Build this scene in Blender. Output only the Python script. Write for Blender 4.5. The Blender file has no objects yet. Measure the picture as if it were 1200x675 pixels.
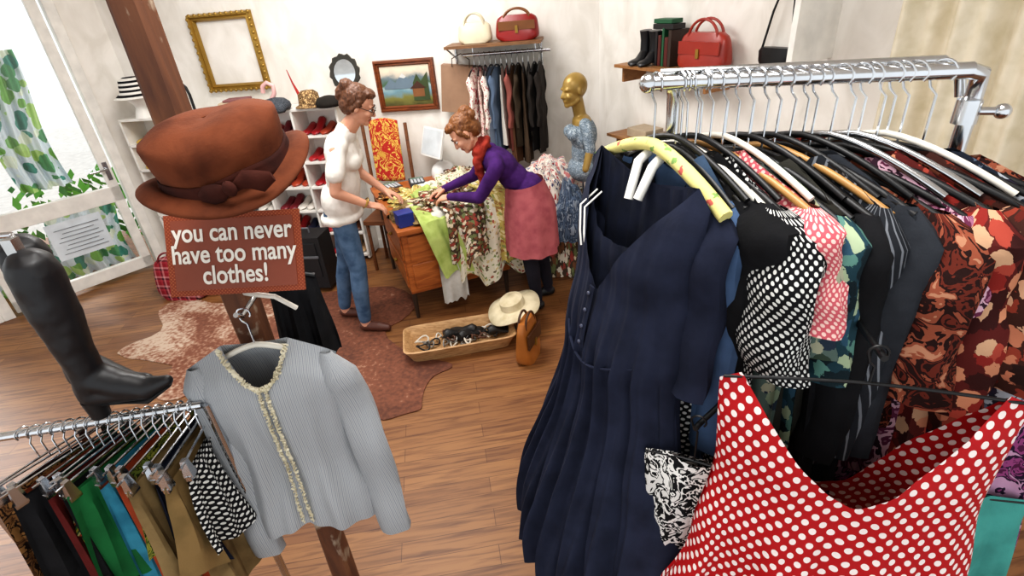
import bpy, bmesh, math, random
from mathutils import Vector, Matrix, noise
import numpy as np
random.seed(7)
COL=bpy.context.collection
V=Vector
def lin(c):
    c=c/255.
    return c/12.92 if c<=0.04045 else ((c+0.055)/1.055)**2.4
def C3(h):
    if isinstance(h,tuple): return h
    h=h.lstrip('#'); return tuple(lin(int(h[i:i+2],16)) for i in (0,2,4))+(1,)
# ------------------------------------------------------------ materials
def newmat(name,rough=.6,metal=0):
    m=bpy.data.materials.new(name); m.use_nodes=True; nt=m.node_tree
    b=nt.nodes['Principled BSDF']; b.inputs['Roughness'].default_value=rough; b.inputs['Metallic'].default_value=metal
    return m,nt,b
def N(nt,t,**k):
    n=nt.nodes.new(t)
    for a,v in k.items(): setattr(n,a,v)
    return n
def ramp(nt,fac,stops,interp='CONSTANT'):
    r=N(nt,'ShaderNodeValToRGB'); cr=r.color_ramp; cr.interpolation=interp
    while len(cr.elements)<len(stops): cr.elements.new(.5)
    for e,(p,c) in zip(cr.elements,stops): e.position=p; e.color=C3(c)
    nt.links.new(fac,r.inputs[0]); return r.outputs[0]
def mth(nt,op,a,b=None,cl=False):
    n=N(nt,'ShaderNodeMath',operation=op)
    for i,x in enumerate((a,b)):
        if x is None: continue
        if isinstance(x,(int,float)): n.inputs[i].default_value=x
        else: nt.links.new(x,n.inputs[i])
    return n.outputs[0]
def mixc(nt,f,a,b):
    n=N(nt,'ShaderNodeMix',data_type='RGBA')
    for i,x in ((0,f),(6,a),(7,b)):
        if hasattr(x,'is_linked') or hasattr(x,'links'): nt.links.new(x,n.inputs[i])
        elif isinstance(x,(int,float)): n.inputs[i].default_value=x
        else: n.inputs[i].default_value=C3(x)
    return n.outputs[2]
def coords(nt,src='UV',scale=(1,1,1),rot=(0,0,0)):
    tc=N(nt,'ShaderNodeTexCoord'); mp=N(nt,'ShaderNodeMapping')
    mp.inputs['Scale'].default_value=scale; mp.inputs['Rotation'].default_value=rot
    nt.links.new(tc.outputs[src],mp.inputs[0]); return mp.outputs[0]
def noise_n(nt,vec,scale,detail=4,out='Fac',dist=0):
    n=N(nt,'ShaderNodeTexNoise'); n.inputs['Scale'].default_value=scale; n.inputs['Detail'].default_value=detail
    n.inputs['Distortion'].default_value=dist
    nt.links.new(vec,n.inputs['Vector']); return n.outputs[out]
def bump(nt,b,h,s=.3,d=.01):
    n=N(nt,'ShaderNodeBump'); n.inputs['Strength'].default_value=s; n.inputs['Distance'].default_value=d
    nt.links.new(h,n.inputs['Height']); nt.links.new(n.outputs[0],b.inputs['Normal'])
MC={}
def solid(h,rough=.5,metal=0,name=None,var=.0,coat=0):
    k=('s',h,rough,metal,name)
    if k in MC: return MC[k]
    m,nt,b=newmat(name or 'solid_'+str(h).strip('#'),rough,metal)
    v=coords(nt,'Object')
    n=noise_n(nt,v,9,5)
    c=C3(h); d=tuple(x*.82 for x in c[:3])+(1,)
    nt.links.new(ramp(nt,n,[(.3,d),(.65,c)],'LINEAR'),b.inputs['Base Color'])
    if coat: b.inputs['Coat Weight'].default_value=coat
    MC[k]=m; return m
def fabric(name,cols,kind='plain',s=.03,r=.28,rough=.9,src='UV',axis=0,bs=.25):
    k=('f',name)
    if k in MC: return MC[k]
    m,nt,b=newmat(name,rough)
    b.inputs['Specular IOR Level'].default_value=.25
    v=coords(nt,src); tc=coords(nt,'Object')
    out=None
    if kind=='plain':
        n=noise_n(nt,tc,14,4); c=C3(cols[0]); d=C3(cols[1]) if len(cols)>1 else tuple(x*.75 for x in c[:3])+(1,)
        out=ramp(nt,n,[(.3,d),(.6,c)],'LINEAR')
    elif kind=='dots':
        ds=[]
        for off in (0,.5):
            mp=N(nt,'ShaderNodeMapping'); mp.inputs['Scale'].default_value=(1/s,1/s,0); mp.inputs['Location'].default_value=(off,off,0)
            nt.links.new(v,mp.inputs[0])
            fr=N(nt,'ShaderNodeVectorMath',operation='FRACTION'); nt.links.new(mp.outputs[0],fr.inputs[0])
            sb=N(nt,'ShaderNodeVectorMath',operation='SUBTRACT'); nt.links.new(fr.outputs[0],sb.inputs[0]); sb.inputs[1].default_value=(.5,.5,0)
            ln=N(nt,'ShaderNodeVectorMath',operation='LENGTH'); nt.links.new(sb.outputs[0],ln.inputs[0]); ds.append(ln.outputs['Value'])
        f=mth(nt,'LESS_THAN',mth(nt,'MINIMUM',ds[0],ds[1]),r)
        out=mixc(nt,f,cols[0],cols[1])
    elif kind in('stripe','plaid'):
        sep=N(nt,'ShaderNodeSeparateXYZ'); nt.links.new(v,sep.inputs[0])
        def st(ax):
            f=mth(nt,'FRACT',mth(nt,'MULTIPLY',sep.outputs[ax],1/s))
            n=len(cols); return ramp(nt,f,[(i/n,c) for i,c in enumerate(cols)])
        out=st(axis)
        if kind=='plaid': out=mixc(nt,.5,out,st(1-axis))
    elif kind=='floral':
        vo=N(nt,'ShaderNodeTexVoronoi'); vo.inputs['Scale'].default_value=1/s
        nn=noise_n(nt,v,2.2/s,3,'Color')
        ad=N(nt,'ShaderNodeMix',data_type='VECTOR'); ad.inputs[0].default_value=.035 if s>.05 else .02
        nt.links.new(v,ad.inputs[4]); nt.links.new(nn,ad.inputs[5])
        nt.links.new(ad.outputs[1],vo.inputs['Vector'])
        sc=N(nt,'ShaderNodeSeparateColor'); nt.links.new(vo.outputs['Color'],sc.inputs[0])
        n=len(cols)-1
        pc=ramp(nt,sc.outputs[0],[(i/n,c) for i,c in enumerate(cols[1:])])
        f=mth(nt,'LESS_THAN',vo.outputs['Distance'],r)
        out=mixc(nt,f,cols[0],pc)
    elif kind=='blotch':
        n=noise_n(nt,v,1/s,3,dist=1.2); k2=len(cols)
        out=ramp(nt,n,[(0 if i==0 else .33+.34*i/k2,c) for i,c in enumerate(cols)])
    nt.links.new(out,b.inputs['Base Color'])
    h=noise_n(nt,tc,260,2)
    h2=noise_n(nt,tc,28,4,dist=.6)
    bump(nt,b,mth(nt,'ADD',mth(nt,'MULTIPLY',h,.25),h2),bs,.006)
    MC[k]=m; return m
def woodmat(name,c1,c2,scale=(1,12,12),rough=.5,src='Object',rot=(0,0,0),nz=3):
    m,nt,b=newmat(name,rough); v=coords(nt,src,scale,rot)
    n=noise_n(nt,v,nz,8,dist=1.5)
    nt.links.new(ramp(nt,n,[(.3,c1),(.7,c2)],'LINEAR'),b.inputs['Base Color']); bump(nt,b,n,.2,.004); return m
def floor_mat():
    m,nt,b=newmat('wood_floor',.48); v=coords(nt,'Object',(1,1,1),(0,0,math.radians(-6)))
    br=N(nt,'ShaderNodeTexBrick'); br.offset=.37; br.inputs['Scale'].default_value=1; br.inputs['Brick Width'].default_value=1.15
    br.inputs['Row Height'].default_value=.095; br.inputs['Mortar Size'].default_value=.0018; br.inputs['Mortar Smooth'].default_value=.3
    br.inputs['Color1'].default_value=C3('#93663c'); br.inputs['Color2'].default_value=C3('#7a4f2d'); br.inputs['Mortar'].default_value=C3('#5f3819')
    nt.links.new(v,br.inputs['Vector'])
    mp=N(nt,'ShaderNodeMapping'); mp.inputs['Scale'].default_value=(1.6,22,1); nt.links.new(v,mp.inputs[0])
    n=noise_n(nt,mp.outputs[0],2.2,8,dist=.8)
    g=ramp(nt,n,[(.28,'#9a7a5c'),(.55,'#ffffff')],'LINEAR')
    mx=N(nt,'ShaderNodeMix',data_type='RGBA',blend_type='MULTIPLY'); mx.inputs[0].default_value=.85
    nt.links.new(br.outputs['Color'],mx.inputs[6]); nt.links.new(g,mx.inputs[7]); nt.links.new(mx.outputs[2],b.inputs['Base Color'])
    bump(nt,b,br.outputs['Fac'],-.15,.002); return m
def wall_mat(name,c1,c2):
    m,nt,b=newmat(name,.85); v=coords(nt,'Object',(1,1,.6))
    n=noise_n(nt,v,6,9,dist=.6); nt.links.new(ramp(nt,n,[(.35,c1),(.62,c2)],'LINEAR'),b.inputs['Base Color']); bump(nt,b,n,.25,.01); return m
def glass_mat():
    m,nt,b=newmat('window_glass',.02)
    nt.nodes.remove(b); t=N(nt,'ShaderNodeBsdfTransparent'); g=N(nt,'ShaderNodeBsdfGlossy'); g.inputs['Roughness'].default_value=.03
    mx=N(nt,'ShaderNodeMixShader'); mx.inputs[0].default_value=.07; nt.links.new(t.outputs[0],mx.inputs[1]); nt.links.new(g.outputs[0],mx.inputs[2])
    nt.links.new(mx.outputs[0],nt.nodes['Material Output'].inputs[0]); return m
CHROME=solid('#d8dadd',.18,1,'chrome'); BLACKP=solid('#101012',.45,0,'black_plastic'); WHITE=solid('#f2efe8',.5,0,'white_paint')
# ------------------------------------------------------------ mesh builder
class MB:
    def __init__(s): s.v=[];s.f=[];s.uv=[];s.mi=[]
    def add(s,vs,fs,mi=0,uvs=None,M=None):
        o=len(s.v)
        s.v+=[tuple(M@V(p)) if M is not None else tuple(p) for p in vs]
        s.uv+=uvs if uvs else [(p[0]+p[1]*.37,p[2]+p[1]*.61) for p in vs]
        s.f+=[tuple(i+o for i in f) for f in fs]; s.mi+=[mi]*len(fs)
    def box(s,c,sz,mi=0,M=None,taper=1.0):
        x,y,z=[a/2 for a in sz]; vs=[]
        for dz in(-1,1):
            t=taper if dz>0 else 1
            for dx,dy in((-1,-1),(1,-1),(1,1),(-1,1)): vs.append((c[0]+dx*x*t,c[1]+dy*y*t,c[2]+dz*z))
        s.add(vs,[(3,2,1,0),(4,5,6,7),(0,1,5,4),(1,2,6,5),(2,3,7,6),(3,0,4,7)],mi,None,M)
    def loft(s,rings,mi=0,M=None,cap=True,uvs=None,closed=True):
        n=len(rings[0]); vs=[p for r in rings for p in r]; fs=[]
        for j in range(len(rings)-1):
            for i in range(n if closed else n-1):
                a=j*n+i;b=j*n+(i+1)%n; fs.append((a,b,b+n,a+n))
        if cap: fs.append(tuple(range(n-1,-1,-1))); fs.append(tuple((len(rings)-1)*n+i for i in range(n)))
        s.add(vs,fs,mi,uvs,M)
    def lathe(s,prof,mi=0,M=None,n=32,cap=False,fn=None):
        rings=[]
        for (r,z) in prof:
            ring=[]
            for i in range(n):
                a=2*math.pi*i/n; p=(r*math.cos(a),r*math.sin(a),z)
                if fn: p=fn(p,a,r,z)
                ring.append(p)
            rings.append(ring)
        s.loft(rings,mi,M,cap)
    def tube(s,pts,r,mi=0,M=None,n=8,cap=True,flat=1.0,up=None):
        pts=[V(p) for p in pts]; rings=[]; L=len(pts); prev=None
        for i,p in enumerate(pts):
            t=(pts[min(i+1,L-1)]-pts[max(i-1,0)]).normalized()
            if prev is None:
                a=V(up) if up else (V((0,0,1)) if abs(t.z)<.9 else V((1,0,0)))
            else: a=prev
            a=(a-t*a.dot(t))
            if a.length<1e-6: a=t.orthogonal()
            a.normalize(); prev=a; b=t.cross(a); rr=r[i] if isinstance(r,(list,tuple)) else r
            rings.append([tuple(p+a*math.cos(2*math.pi*k/n)*rr+b*math.sin(2*math.pi*k/n)*rr*flat) for k in range(n)])
        s.loft(rings,mi,M,cap)
    def ell(s,c,r,mi=0,M=None,n=16,R=None):
        vs=[];fs=[];m=n//2
        for j in range(m+1):
            ph=math.pi*j/m
            for i in range(n):
                a=2*math.pi*i/n; p=V((r[0]*math.sin(ph)*math.cos(a),r[1]*math.sin(ph)*math.sin(a),r[2]*math.cos(ph)))
                if R: p=R@p
                vs.append(tuple(V(c)+p))
        for j in range(m):
            for i in range(n):
                a=j*n+i;b=j*n+(i+1)%n; fs.append((a,a+n,b+n,b))
        s.add(vs,fs,mi,None,M)
    def grid(s,fn,nu,nv,mi=0,M=None,uvf=None):
        vs=[];uv=[]
        for j in range(nv+1):
            for i in range(nu+1):
                p,q=fn(i/nu,j/nv); vs.append(p); uv.append(q)
        fs=[(j*(nu+1)+i,j*(nu+1)+i+1,(j+1)*(nu+1)+i+1,(j+1)*(nu+1)+i) for j in range(nv) for i in range(nu)]
        s.add(vs,fs,mi,uv,M)
    def obj(s,name,mats,parent=None,smooth=True,bevel=0,solid=0,sub=0,loc=None):
        me=bpy.data.meshes.new(name)
        me.from_pydata(s.v,[],s.f); me.update()
        ul=me.uv_layers.new(name='UVMap'); li=np.empty(len(me.loops),dtype=np.int32); me.loops.foreach_get('vertex_index',li)
        ul.data.foreach_set('uv',np.array(s.uv,dtype=np.float32)[li].ravel())
        for m in (mats if isinstance(mats,(list,tuple)) else [mats]): me.materials.append(m)
        me.polygons.foreach_set('material_index',np.array(s.mi,dtype=np.int32))
        me.polygons.foreach_set('use_smooth',np.full(len(me.polygons),smooth))
        ob=bpy.data.objects.new(name,me); COL.objects.link(ob)
        if smooth and not sub:
            bm=bmesh.new(); bm.from_mesh(me)
            for e in bm.edges:
                if len(e.link_faces)==2 and e.calc_face_angle(0)>math.radians(48): e.smooth=False
            bm.to_mesh(me); bm.free()
        if bevel:
            b=ob.modifiers.new('bevel','BEVEL'); b.width=bevel; b.segments=2; b.limit_method='ANGLE'
        if solid:
            b=ob.modifiers.new('solid','SOLIDIFY'); b.thickness=solid
        if sub:
            b=ob.modifiers.new('sub','SUBSURF'); b.levels=sub; b.render_levels=sub
        if parent:
            ob.parent=parent; ob.matrix_parent_inverse=Matrix.Translation(-parent.location)
        return ob
def empty(name,loc=(0,0,0)):
    e=bpy.data.objects.new(name,None); e.location=loc; e.empty_display_size=.05; COL.objects.link(e); return e
def frame(loc,ang=0,tilt=0): return Matrix.Translation(loc)@Matrix.Rotation(ang,4,'Z')@Matrix.Rotation(tilt,4,'X')
def itp(tab,x):
    if x<=tab[0][0]: return tab[0][1]
    for (a,b),(c,d) in zip(tab,tab[1:]):
        if x<=c:
            t=(x-a)/(c-a); t=t*t*(3-2*t); return b+(d-b)*t
    return tab[-1][1]
# ------------------------------------------------------------ camera
th=math.radians(29.2); H=2.125
r0=V((1,0,0)); u0=V((0,math.sin(th),math.cos(th))); F=V((0,math.cos(th),-math.sin(th)))
sr=-0.089; cr_=math.sqrt(1-sr*sr); rr=cr_*r0+sr*u0; uu=-sr*r0+cr_*u0
cam=bpy.data.cameras.new("camera"); co=bpy.data.objects.new("camera",cam); COL.objects.link(co)
Mx=Matrix.Identity(4)
for i in range(3): Mx[i][0]=rr[i];Mx[i][1]=uu[i];Mx[i][2]=-F[i]
Mx[2][3]=H
co.matrix_world=Mx; cam.sensor_width=36; cam.lens=628/1200*36; cam.clip_start=.02; bpy.context.scene.camera=co
# ------------------------------------------------------------ room
WALL=wall_mat('plaster_wall','#e0dbd2','#f0ece5')
mb=MB(); mb.add([(-5.5,-1.5,0),(4,-1.5,0),(4,6,0),(-5.5,6,0)],[(0,1,2,3)]); mb.obj('floor',floor_mat(),smooth=False)
mb=MB(); mb.box((-.7,2.2,3.25),(9,8,.1)); mb.obj('ceiling',WHITE,smooth=False)
BD=V((.987,-.158,0)); BNn=V((-.158,-.987,0)) # along back wall, inward normal
BL=V((-3.23,5.17,0)); BC=V((.84,4.52,0))
def wallbox(name,p,d,length,z0,z1,th,mat,nrm):
    mb=MB(); a=V(p);b=a+V(d)*length; o=-V(nrm)*th
    vs=[(q.x,q.y,z) for z in(z0,z1) for q in(a,b,b+o,a+o)]
    mb.add(vs,[(3,2,1,0),(4,5,6,7),(0,1,5,4),(1,2,6,5),(2,3,7,6),(3,0,4,7)]); return mb.obj(name,mat,smooth=False)
wallbox('wall_back',BL-BD*.05,BD,4.25,0,3.2,.12,WALL,BNn)
RD=V((.437,-.9,0)).normalized(); RN=V((-.9,-.437,0)).normalized()
wallbox('wall_right',BC,RD,6.2,0,3.2,.12,WALL,RN)
LD=V((-.68,-.735,0)).normalized(); LN=V((.735,-.68,0)).normalized()
wallbox('wall_left',BL,LD,.28,0,3.2,.12,WALL,LN)
wallbox('wall_left_lintel',BL+LD*.28,LD,3.6,2.75,3.2,.12,WALL,LN)
mb=MB()
for a,b,n in ((BL,BC,BNn),(BC,BC+RD*6,RN)):
    q=[a,b,b+n*.012,a+n*.012]; vs=[(p.x,p.y,z) for z in(0,.09) for p in q]
    mb.add(vs,[(3,2,1,0),(4,5,6,7),(0,1,5,4),(1,2,6,5),(2,3,7,6),(3,0,4,7)])
mb.obj('baseboard_back',WHITE,smooth=False)
def MW(s,z=0,off=0):
    p=BL+LD*s+LN*off; M=Matrix.Identity(4)
    for i in range(3): M[i][0]=LD[i];M[i][1]=-LN[i]
    M[0][3],M[1][3],M[2][3]=p.x,p.y,z; return M
M=MW(0); d=empty('door_1',(-3.9,4.4,0)); mb=MB()
GL=glass_mat()
for (s0,s1,z0,z1,t) in ((.28,.36,0,2.75,.1),(.39,.47,.03,2.7,.05),(1.4,1.48,.03,2.7,.05),(.39,1.48,.03,.14,.05),(.39,1.48,.70,.84,.05),(.39,1.48,2.6,2.7,.05),(1.5,1.58,0,2.75,.1)):
    mb.box(((s0+s1)/2,t/2-.02,(z0+z1)/2),(s1-s0,t,z1-z0),0,M)
mb.obj('door_frame',WHITE,d,smooth=False,bevel=.006)
mb=MB(); mb.box((.93,.0,1.35),(.95,.006,2.5),0,M); mb.obj('door_glass',GL,d,smooth=False)
mb=MB(); mb.tube([(.43,-.02,1.0),(.43,-.06,1.0),(.5,-.07,1.0),(.57,-.07,1.0)],.01,0,M); mb.box((.43,-.025,.98),(.035,.01,.16),0,M); mb.obj('door_handle',CHROME,d)
mb=MB(); mb.grid(lambda u,v:((.62+.42*u,-.006+.003*math.sin(6*u),.33+.33*v),(u,v)),8,6,0,M)
for k in range(7): mb.box((.82,-.012,.38+.036*k),(.34-.05*(k%3),.001,.006),1,M)
mb.obj('paper_notice',[solid('#dfe8ee',.6,0,'notice_paper'),solid('#8a9298',.6,0,'notice_ink')],smooth=False)
w=empty('window_1',(-5,3.2,0)); mb=MB()
for (s0,s1,z0,z1,t) in ((1.58,3.8,.0,.45,.1),(1.58,3.8,2.65,2.75,.1),(2.65,2.73,.45,2.65,.08),(3.72,3.8,.45,2.65,.1)): mb.box(((s0+s1)/2,t/2-.02,(z0+z1)/2),(s1-s0,t,z1-z0),0,M)
mb.obj('window_frame',WHITE,w,smooth=False,bevel=.006)
mb=MB(); mb.box((2.65,.01,1.55),(2.1,.006,2.2),0,M); mb.obj('window_glass',GL,w,smooth=False)
# outside
mb=MB(); mb.add([(-14,-6,-.03),(-5.5,-6,-.03),(-3,7,-.03),(-3,14,-.03),(-14,14,-.03)],[(0,1,2,3,4)]); mb.obj('pavement_ground',solid('#c9c6c0',.8,0,'pavement'),smooth=False)
HEDGE=fabric('leaf_print',['#dfeaf0','#7fb85e','#5fa272','#b8d98a','#4f9a8a','#e8f0e0'],'floral',.11,.55)
for k,(s0,s1,z0,z1,of) in enumerate(((.42,1.0,.0,.72,.42),(.62,1.0,.85,2.0,.5),(1.25,2.1,0,2.3,.55))):
    mb=MB()
    def fn(u,v):
        s=s0+(s1-s0)*u; y=of+.05*math.sin(u*22)*(1-.5*v)+.02*math.sin(u*51+v*3)
        return ((s+.03*math.sin(v*5),y,z0+(z1-z0)*v),(s*1.3,z0+(z1-z0)*v))
    mb.grid(fn,80,12,0,M); mb.obj('printed_curtain' ,HEDGE)
mb=MB()
for i in range(260):
    a=random.uniform(-.6,1.1); z=random.uniform(.02,.75)**1.2; p=V((a,random.uniform(.7,1.5),z)); q=V((random.uniform(-.1,.1),random.uniform(-.05,.05),random.uniform(.05,.16)))
    w_=V((.03,.02,0)); mb.add([p-w_*.2,p+q*.5-w_,p+q,p+q*.5+w_],[(0,1,2,3)],i%2,None,M)
mb.obj('garden_bush',[solid('#5fae3a',.6,0,'leaf_light'),solid('#2f7d33',.6,0,'leaf_dark')],smooth=False)
# ------------------------------------------------------------ lights
wd=bpy.data.worlds.new('world'); bpy.context.scene.world=wd; wd.use_nodes=True
bg=wd.node_tree.nodes['Background']; bg.inputs[0].default_value=(.93,.97,1,1); bg.inputs[1].default_value=1.2
def area(name,loc,size,power,col=(1,1,1),rot=(0,0,0),size2=None):
    l=bpy.data.lights.new(name,'AREA'); l.energy=power; l.size=size; l.color=col
    if size2: l.shape='RECTANGLE'; l.size_y=size2
    o=bpy.data.objects.new(name,l); o.location=loc; o.rotation_euler=rot; COL.objects.link(o); return o
area('overhead_fill',(-1.0,3.3,3.15),1.4,80,(1,.985,.965))  # unseen fill under the ceiling, added for soft overall light
area('overhead_fill',(.1,.9,3.15),1.0,40,(1,.99,.97))  # second added fill, out of view, brightens the foreground racks
sun=bpy.data.lights.new('sun','SUN'); sun.energy=2.6; sun.angle=.3; so=bpy.data.objects.new('sun',sun); COL.objects.link(so)
so.rotation_euler=V((1.6,-.9,-1.2)).to_track_quat('-Z','Y').to_euler()
vs_=bpy.context.scene.view_settings; vs_.view_transform='Standard'; vs_.exposure=-0.07
try: vs_.look='Medium High Contrast'
except Exception: pass
# ------------------------------------------------------------ cow hide rug
def rug():
    m,nt,b=newmat('cow_hide',.8); v=coords(nt,'Object')
    n=noise_n(nt,v,2.3,3,dist=1.0); n2=noise_n(nt,v,38,5)
    sep=N(nt,'ShaderNodeSeparateXYZ'); nt.links.new(v,sep.inputs[0])
    g=mth(nt,'MULTIPLY',mth(nt,'ADD',sep.outputs[0],1.6),-.10)
    f=mth(nt,'ADD',mth(nt,'ADD',mth(nt,'MULTIPLY',n,.55),mth(nt,'MULTIPLY',n2,.5)),g)
    nt.links.new(ramp(nt,f,[(.35,'#573020'),(.56,'#7c4a34'),(.64,'#a07a64'),(.72,'#bfa996')],'LINEAR'),b.inputs['Base Color']); bump(nt,b,n2,.3,.004)
    pts=[(-2.95,3.35),(-2.75,3.6),(-2.95,3.95),(-2.8,4.12),(-2.45,3.98),(-2.1,4.12),(-1.6,4.0),(-1.0,4.0),(-.75,3.6),(-.95,3.3),(-.72,3.0),(-.45,2.86),(-.52,2.72),(-.62,2.55),(-.62,2.42),(-.8,2.36),(-1.0,2.5),(-1.15,2.42),(-1.35,2.62),(-1.7,2.8),(-2.0,2.86),(-2.25,2.72),(-2.45,2.9),(-2.4,3.1)]
    q=[]
    n_=len(pts)
    for i in range(n_):
        p0,p1,p2,p3=[V(pts[(i+k)%n_]) for k in(-1,0,1,2)]
        for t in(0,.25,.5,.75):
            p=.5*((2*p1)+(p2-p0)*t+(2*p0-5*p1+4*p2-p3)*t*t+(3*p1-p0-3*p2+p3)*t**3)
            j=noise.noise(V((p.x*5,p.y*5,0)))*.05; q.append((p.x+j,p.y-j))
    mb=MB(); k=len(q); mb.add([(x,y,.007) for x,y in q]+[(x,y,.0005) for x,y in q],[tuple(range(k))[::-1]]+[(i,(i+1)%k,k+(i+1)%k,k+i) for i in range(k)]); mb.obj('cowhide_rug',m,smooth=False)
rug()
# ------------------------------------------------------------ back-wall fittings
def MBk(s,z=0,off=0):
    p=BL+BD*s+BNn*off; M=Matrix.Identity(4)
    for i in range(3): M[i][0]=BD[i];M[i][1]=-BNn[i]
    M[0][3],M[1][3],M[2][3]=p.x,p.y,z; return M
def sx(x): return (x-BL.x)/BD.x
def pframe(name,x0,x1,z0,z1,w,mats,dep=.035,orn=False,roll=0):
    e=empty(name,(x0,4.9,z0)); s0,s1=sx(x0),sx(x1); cx=(s0+s1)/2; cz=(z0+z1)/2; W=(s1-s0)/2; Hh=(z1-z0)/2
    M=MBk(cx,cz,.004)@Matrix.Rotation(roll,4,'Y'); mb=MB()
    prof=[(0,0),(.15,-.9),(.4,-1),(.55,-.55),(.75,-.75),(1,-.25),(1,0)]
    rings=[]
    for sxn,szn in((-1,-1),(1,-1),(1,1),(-1,1)):
        rings.append([(sxn*(W-w*t),d_*dep,szn*(Hh-w*t)) for t,d_ in prof])
    rings.append(rings[0]); mb.loft(rings,0,M,cap=False,closed=True)
    if orn:
        for i in range(46):
            t=i/46*4; k=int(t); f=t-k; a=[(-1,-1),(1,-1),(1,1),(-1,1),(-1,-1)]; x=a[k][0]*(1-f)+a[k+1][0]*f; z=a[k][1]*(1-f)+a[k+1][1]*f
            mb.ell((x*(W-.012),-dep*.8,z*(Hh-.012)),(.016,.012,.016),0,M,8)
    mb.obj('frame_moulding',mats[0],e)
    return e,M,W,Hh
GOLD=solid('#a8863f',.35,.6,'old_gold')
pframe('gold_picture_frame',-2.46,-1.90,1.53,2.135,.06,[GOLD],.04,True,.0)
e,M,W,Hh=pframe('landscape_painting',-.98,-.47,1.275,1.685,.05,[woodmat('painting_frame_wood','#5b2b14','#8a4a22')],.03)
m,nt,b=newmat('painted_landscape',.5); v=coords(nt,'UV'); sep=N(nt,'ShaderNodeSeparateXYZ'); nt.links.new(v,sep.inputs[0])
n=noise_n(nt,v,3.2,6); zz=mth(nt,'ADD',sep.outputs[1],mth(nt,'MULTIPLY',mth(nt,'SUBTRACT',n,.5),.45))
nt.links.new(ramp(nt,zz,[(0,'#4d4a22'),(.2,'#7d7a3a'),(.34,'#6f93a0'),(.5,'#a9c0c0'),(.55,'#4a6a4a'),(.68,'#6f7f86'),(.78,'#c9c0b0'),(.9,'#e3d7c0')],'LINEAR'),b.inputs['Base Color'])
mb=MB(); mb.grid(lambda u,v:((-(W-.045)+u*2*(W-.045),-.008,-(Hh-.045)+v*2*(Hh-.045)),(u,v)),2,2,0,M)
mb.obj('canvas',m,e,smooth=False)
mb=MB()
for pts,mi in (([(-.19,.0),(-.13,.06),(-.09,.03),(-.02,.10),(.03,.05),(.07,.08),(.13,.02),(.19,.05),(.19,-.02),(-.19,-.02)],2),([(-.05,.07),(-.02,.10),(.01,.07),(-.01,.06),(-.03,.065)],3),([(.05,-.12),(.06,.02),(.10,.09),(.13,.03),(.19,.1),(.19,-.12)],4),([(.05,-.09),(.15,-.09),(.15,-.02),(.05,-.02)],0),([(.03,-.025),(.17,-.025),(.10,.035)],1)):
    mb.add([(x,-.010-.0008*mi-(.004 if mi<2 else 0),z) for x,z in pts],[tuple(range(len(pts)))],mi,None,M)
mb.obj('painted_details',[solid('#8a5a34',.6),solid('#4a2a1a',.6),solid('#6f8290',.6),solid('#dcdcd8',.6),solid('#3f4f2c',.6)],e,smooth=False)
# shoe shelving unit
e=empty('shoe_shelf',(-3.3,5.0,0)); M=MBk(-.0,0,.0); mb=MB(); SW0,SW1=-.02,1.98; D=.26
cols=5; rows=6
for k in range(rows+1): z=.05+k*(1.33/rows); mb.box(((SW0+SW1)/2+.02,-D/2-.01,z),(SW1-SW0,D,.02),0,M)
for k in range(cols+1): x=SW0+.03+k*(SW1-SW0-.02)/cols; mb.box((x,-D/2-.01,.70),(.02,D,1.36),0,M)
mb.box((.98,-.012,.7),(1.98,.008,1.36),0,M)
mb.obj('shelf_boards',WHITE,e,smooth=False,bevel=.002)
def shoe(mb,M,L=.24,mi=0,heel=.0):
    st=[(0,.032,.06),(.12,.036,.075),(.3,.032,.06),(.5,.036,.04),(.75,.045,.035),(.92,.035,.028),(1,.012,.015)]
    rings=[]
    for t,w_,h in st:
        x=t*L; zb=heel*max(0,1-t*1.8); ring=[]
        for k in range(10):
            a=2*math.pi*k/10; ring.append((x,w_*math.cos(a),zb+max(0,h/2+h/2*math.sin(a))))
        rings.append(ring)
    mb.loft(rings,mi,M)
    if heel: mb.box((.02,0,heel/2),(.025,.03,heel),mi,M)
mb=MB(); scol=['#a81f26','#1b1a1c','#5a3320','#c7a27a','#222a4a','#b0452a','#e8e0d6','#7a1f2a','#d9b24a','#3c3c3c']
for r_ in range(rows):
    for c_ in range(cols):
        cx=SW0+.03+(c_+.5)*(SW1-SW0-.02)/cols; z=.062+r_*(1.33/rows); mi=random.randrange(10)
        if c_>=4 or (c_==3 and r_%2): mi=0 if random.random()<.6 else mi
        for dx in(-.13,-.045,.045,.13):
            if dx>0 and dx<.1: mi=random.randrange(10)
            shoe(mb,M@frame((cx+dx,-.03,z),-math.pi/2+random.uniform(-.08,.08)),.22,mi,random.choice((0,.03,.05)))
mb.obj('shoes',[solid(c,.4) for c in scol],e)
ZT=1.39
def hatlathe(name,M,prof,mats,n=40,fn=None,extra=None):
    mb=MB(); mb.lathe(prof,0,M,n,False,fn)
    return mb.obj(name,mats,None,solid=.003)
STR=fabric('bw_stripe',['#15151a','#e9e6e0'],'stripe',.035,axis=2,src='Object')
e=empty('display_head',(-3.05,4.95,ZT)); mb=MB(); Mh=frame((-3.05,4.93,ZT))
mb.lathe([(.07,0),(.06,.03),(.04,.08),(.045,.11),(.07,.14),(.085,.2),(.08,.27),(.05,.31),(0,.32)],0,Mh,24); mb.obj('head_form',WHITE,e)
mb=MB(); mb.lathe([(.17,.17),(.14,.19),(.11,.215),(.1,.27),(.09,.31),(.05,.33),(0,.333)],0,Mh,32); mb.obj('striped_hat',STR,e)
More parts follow.
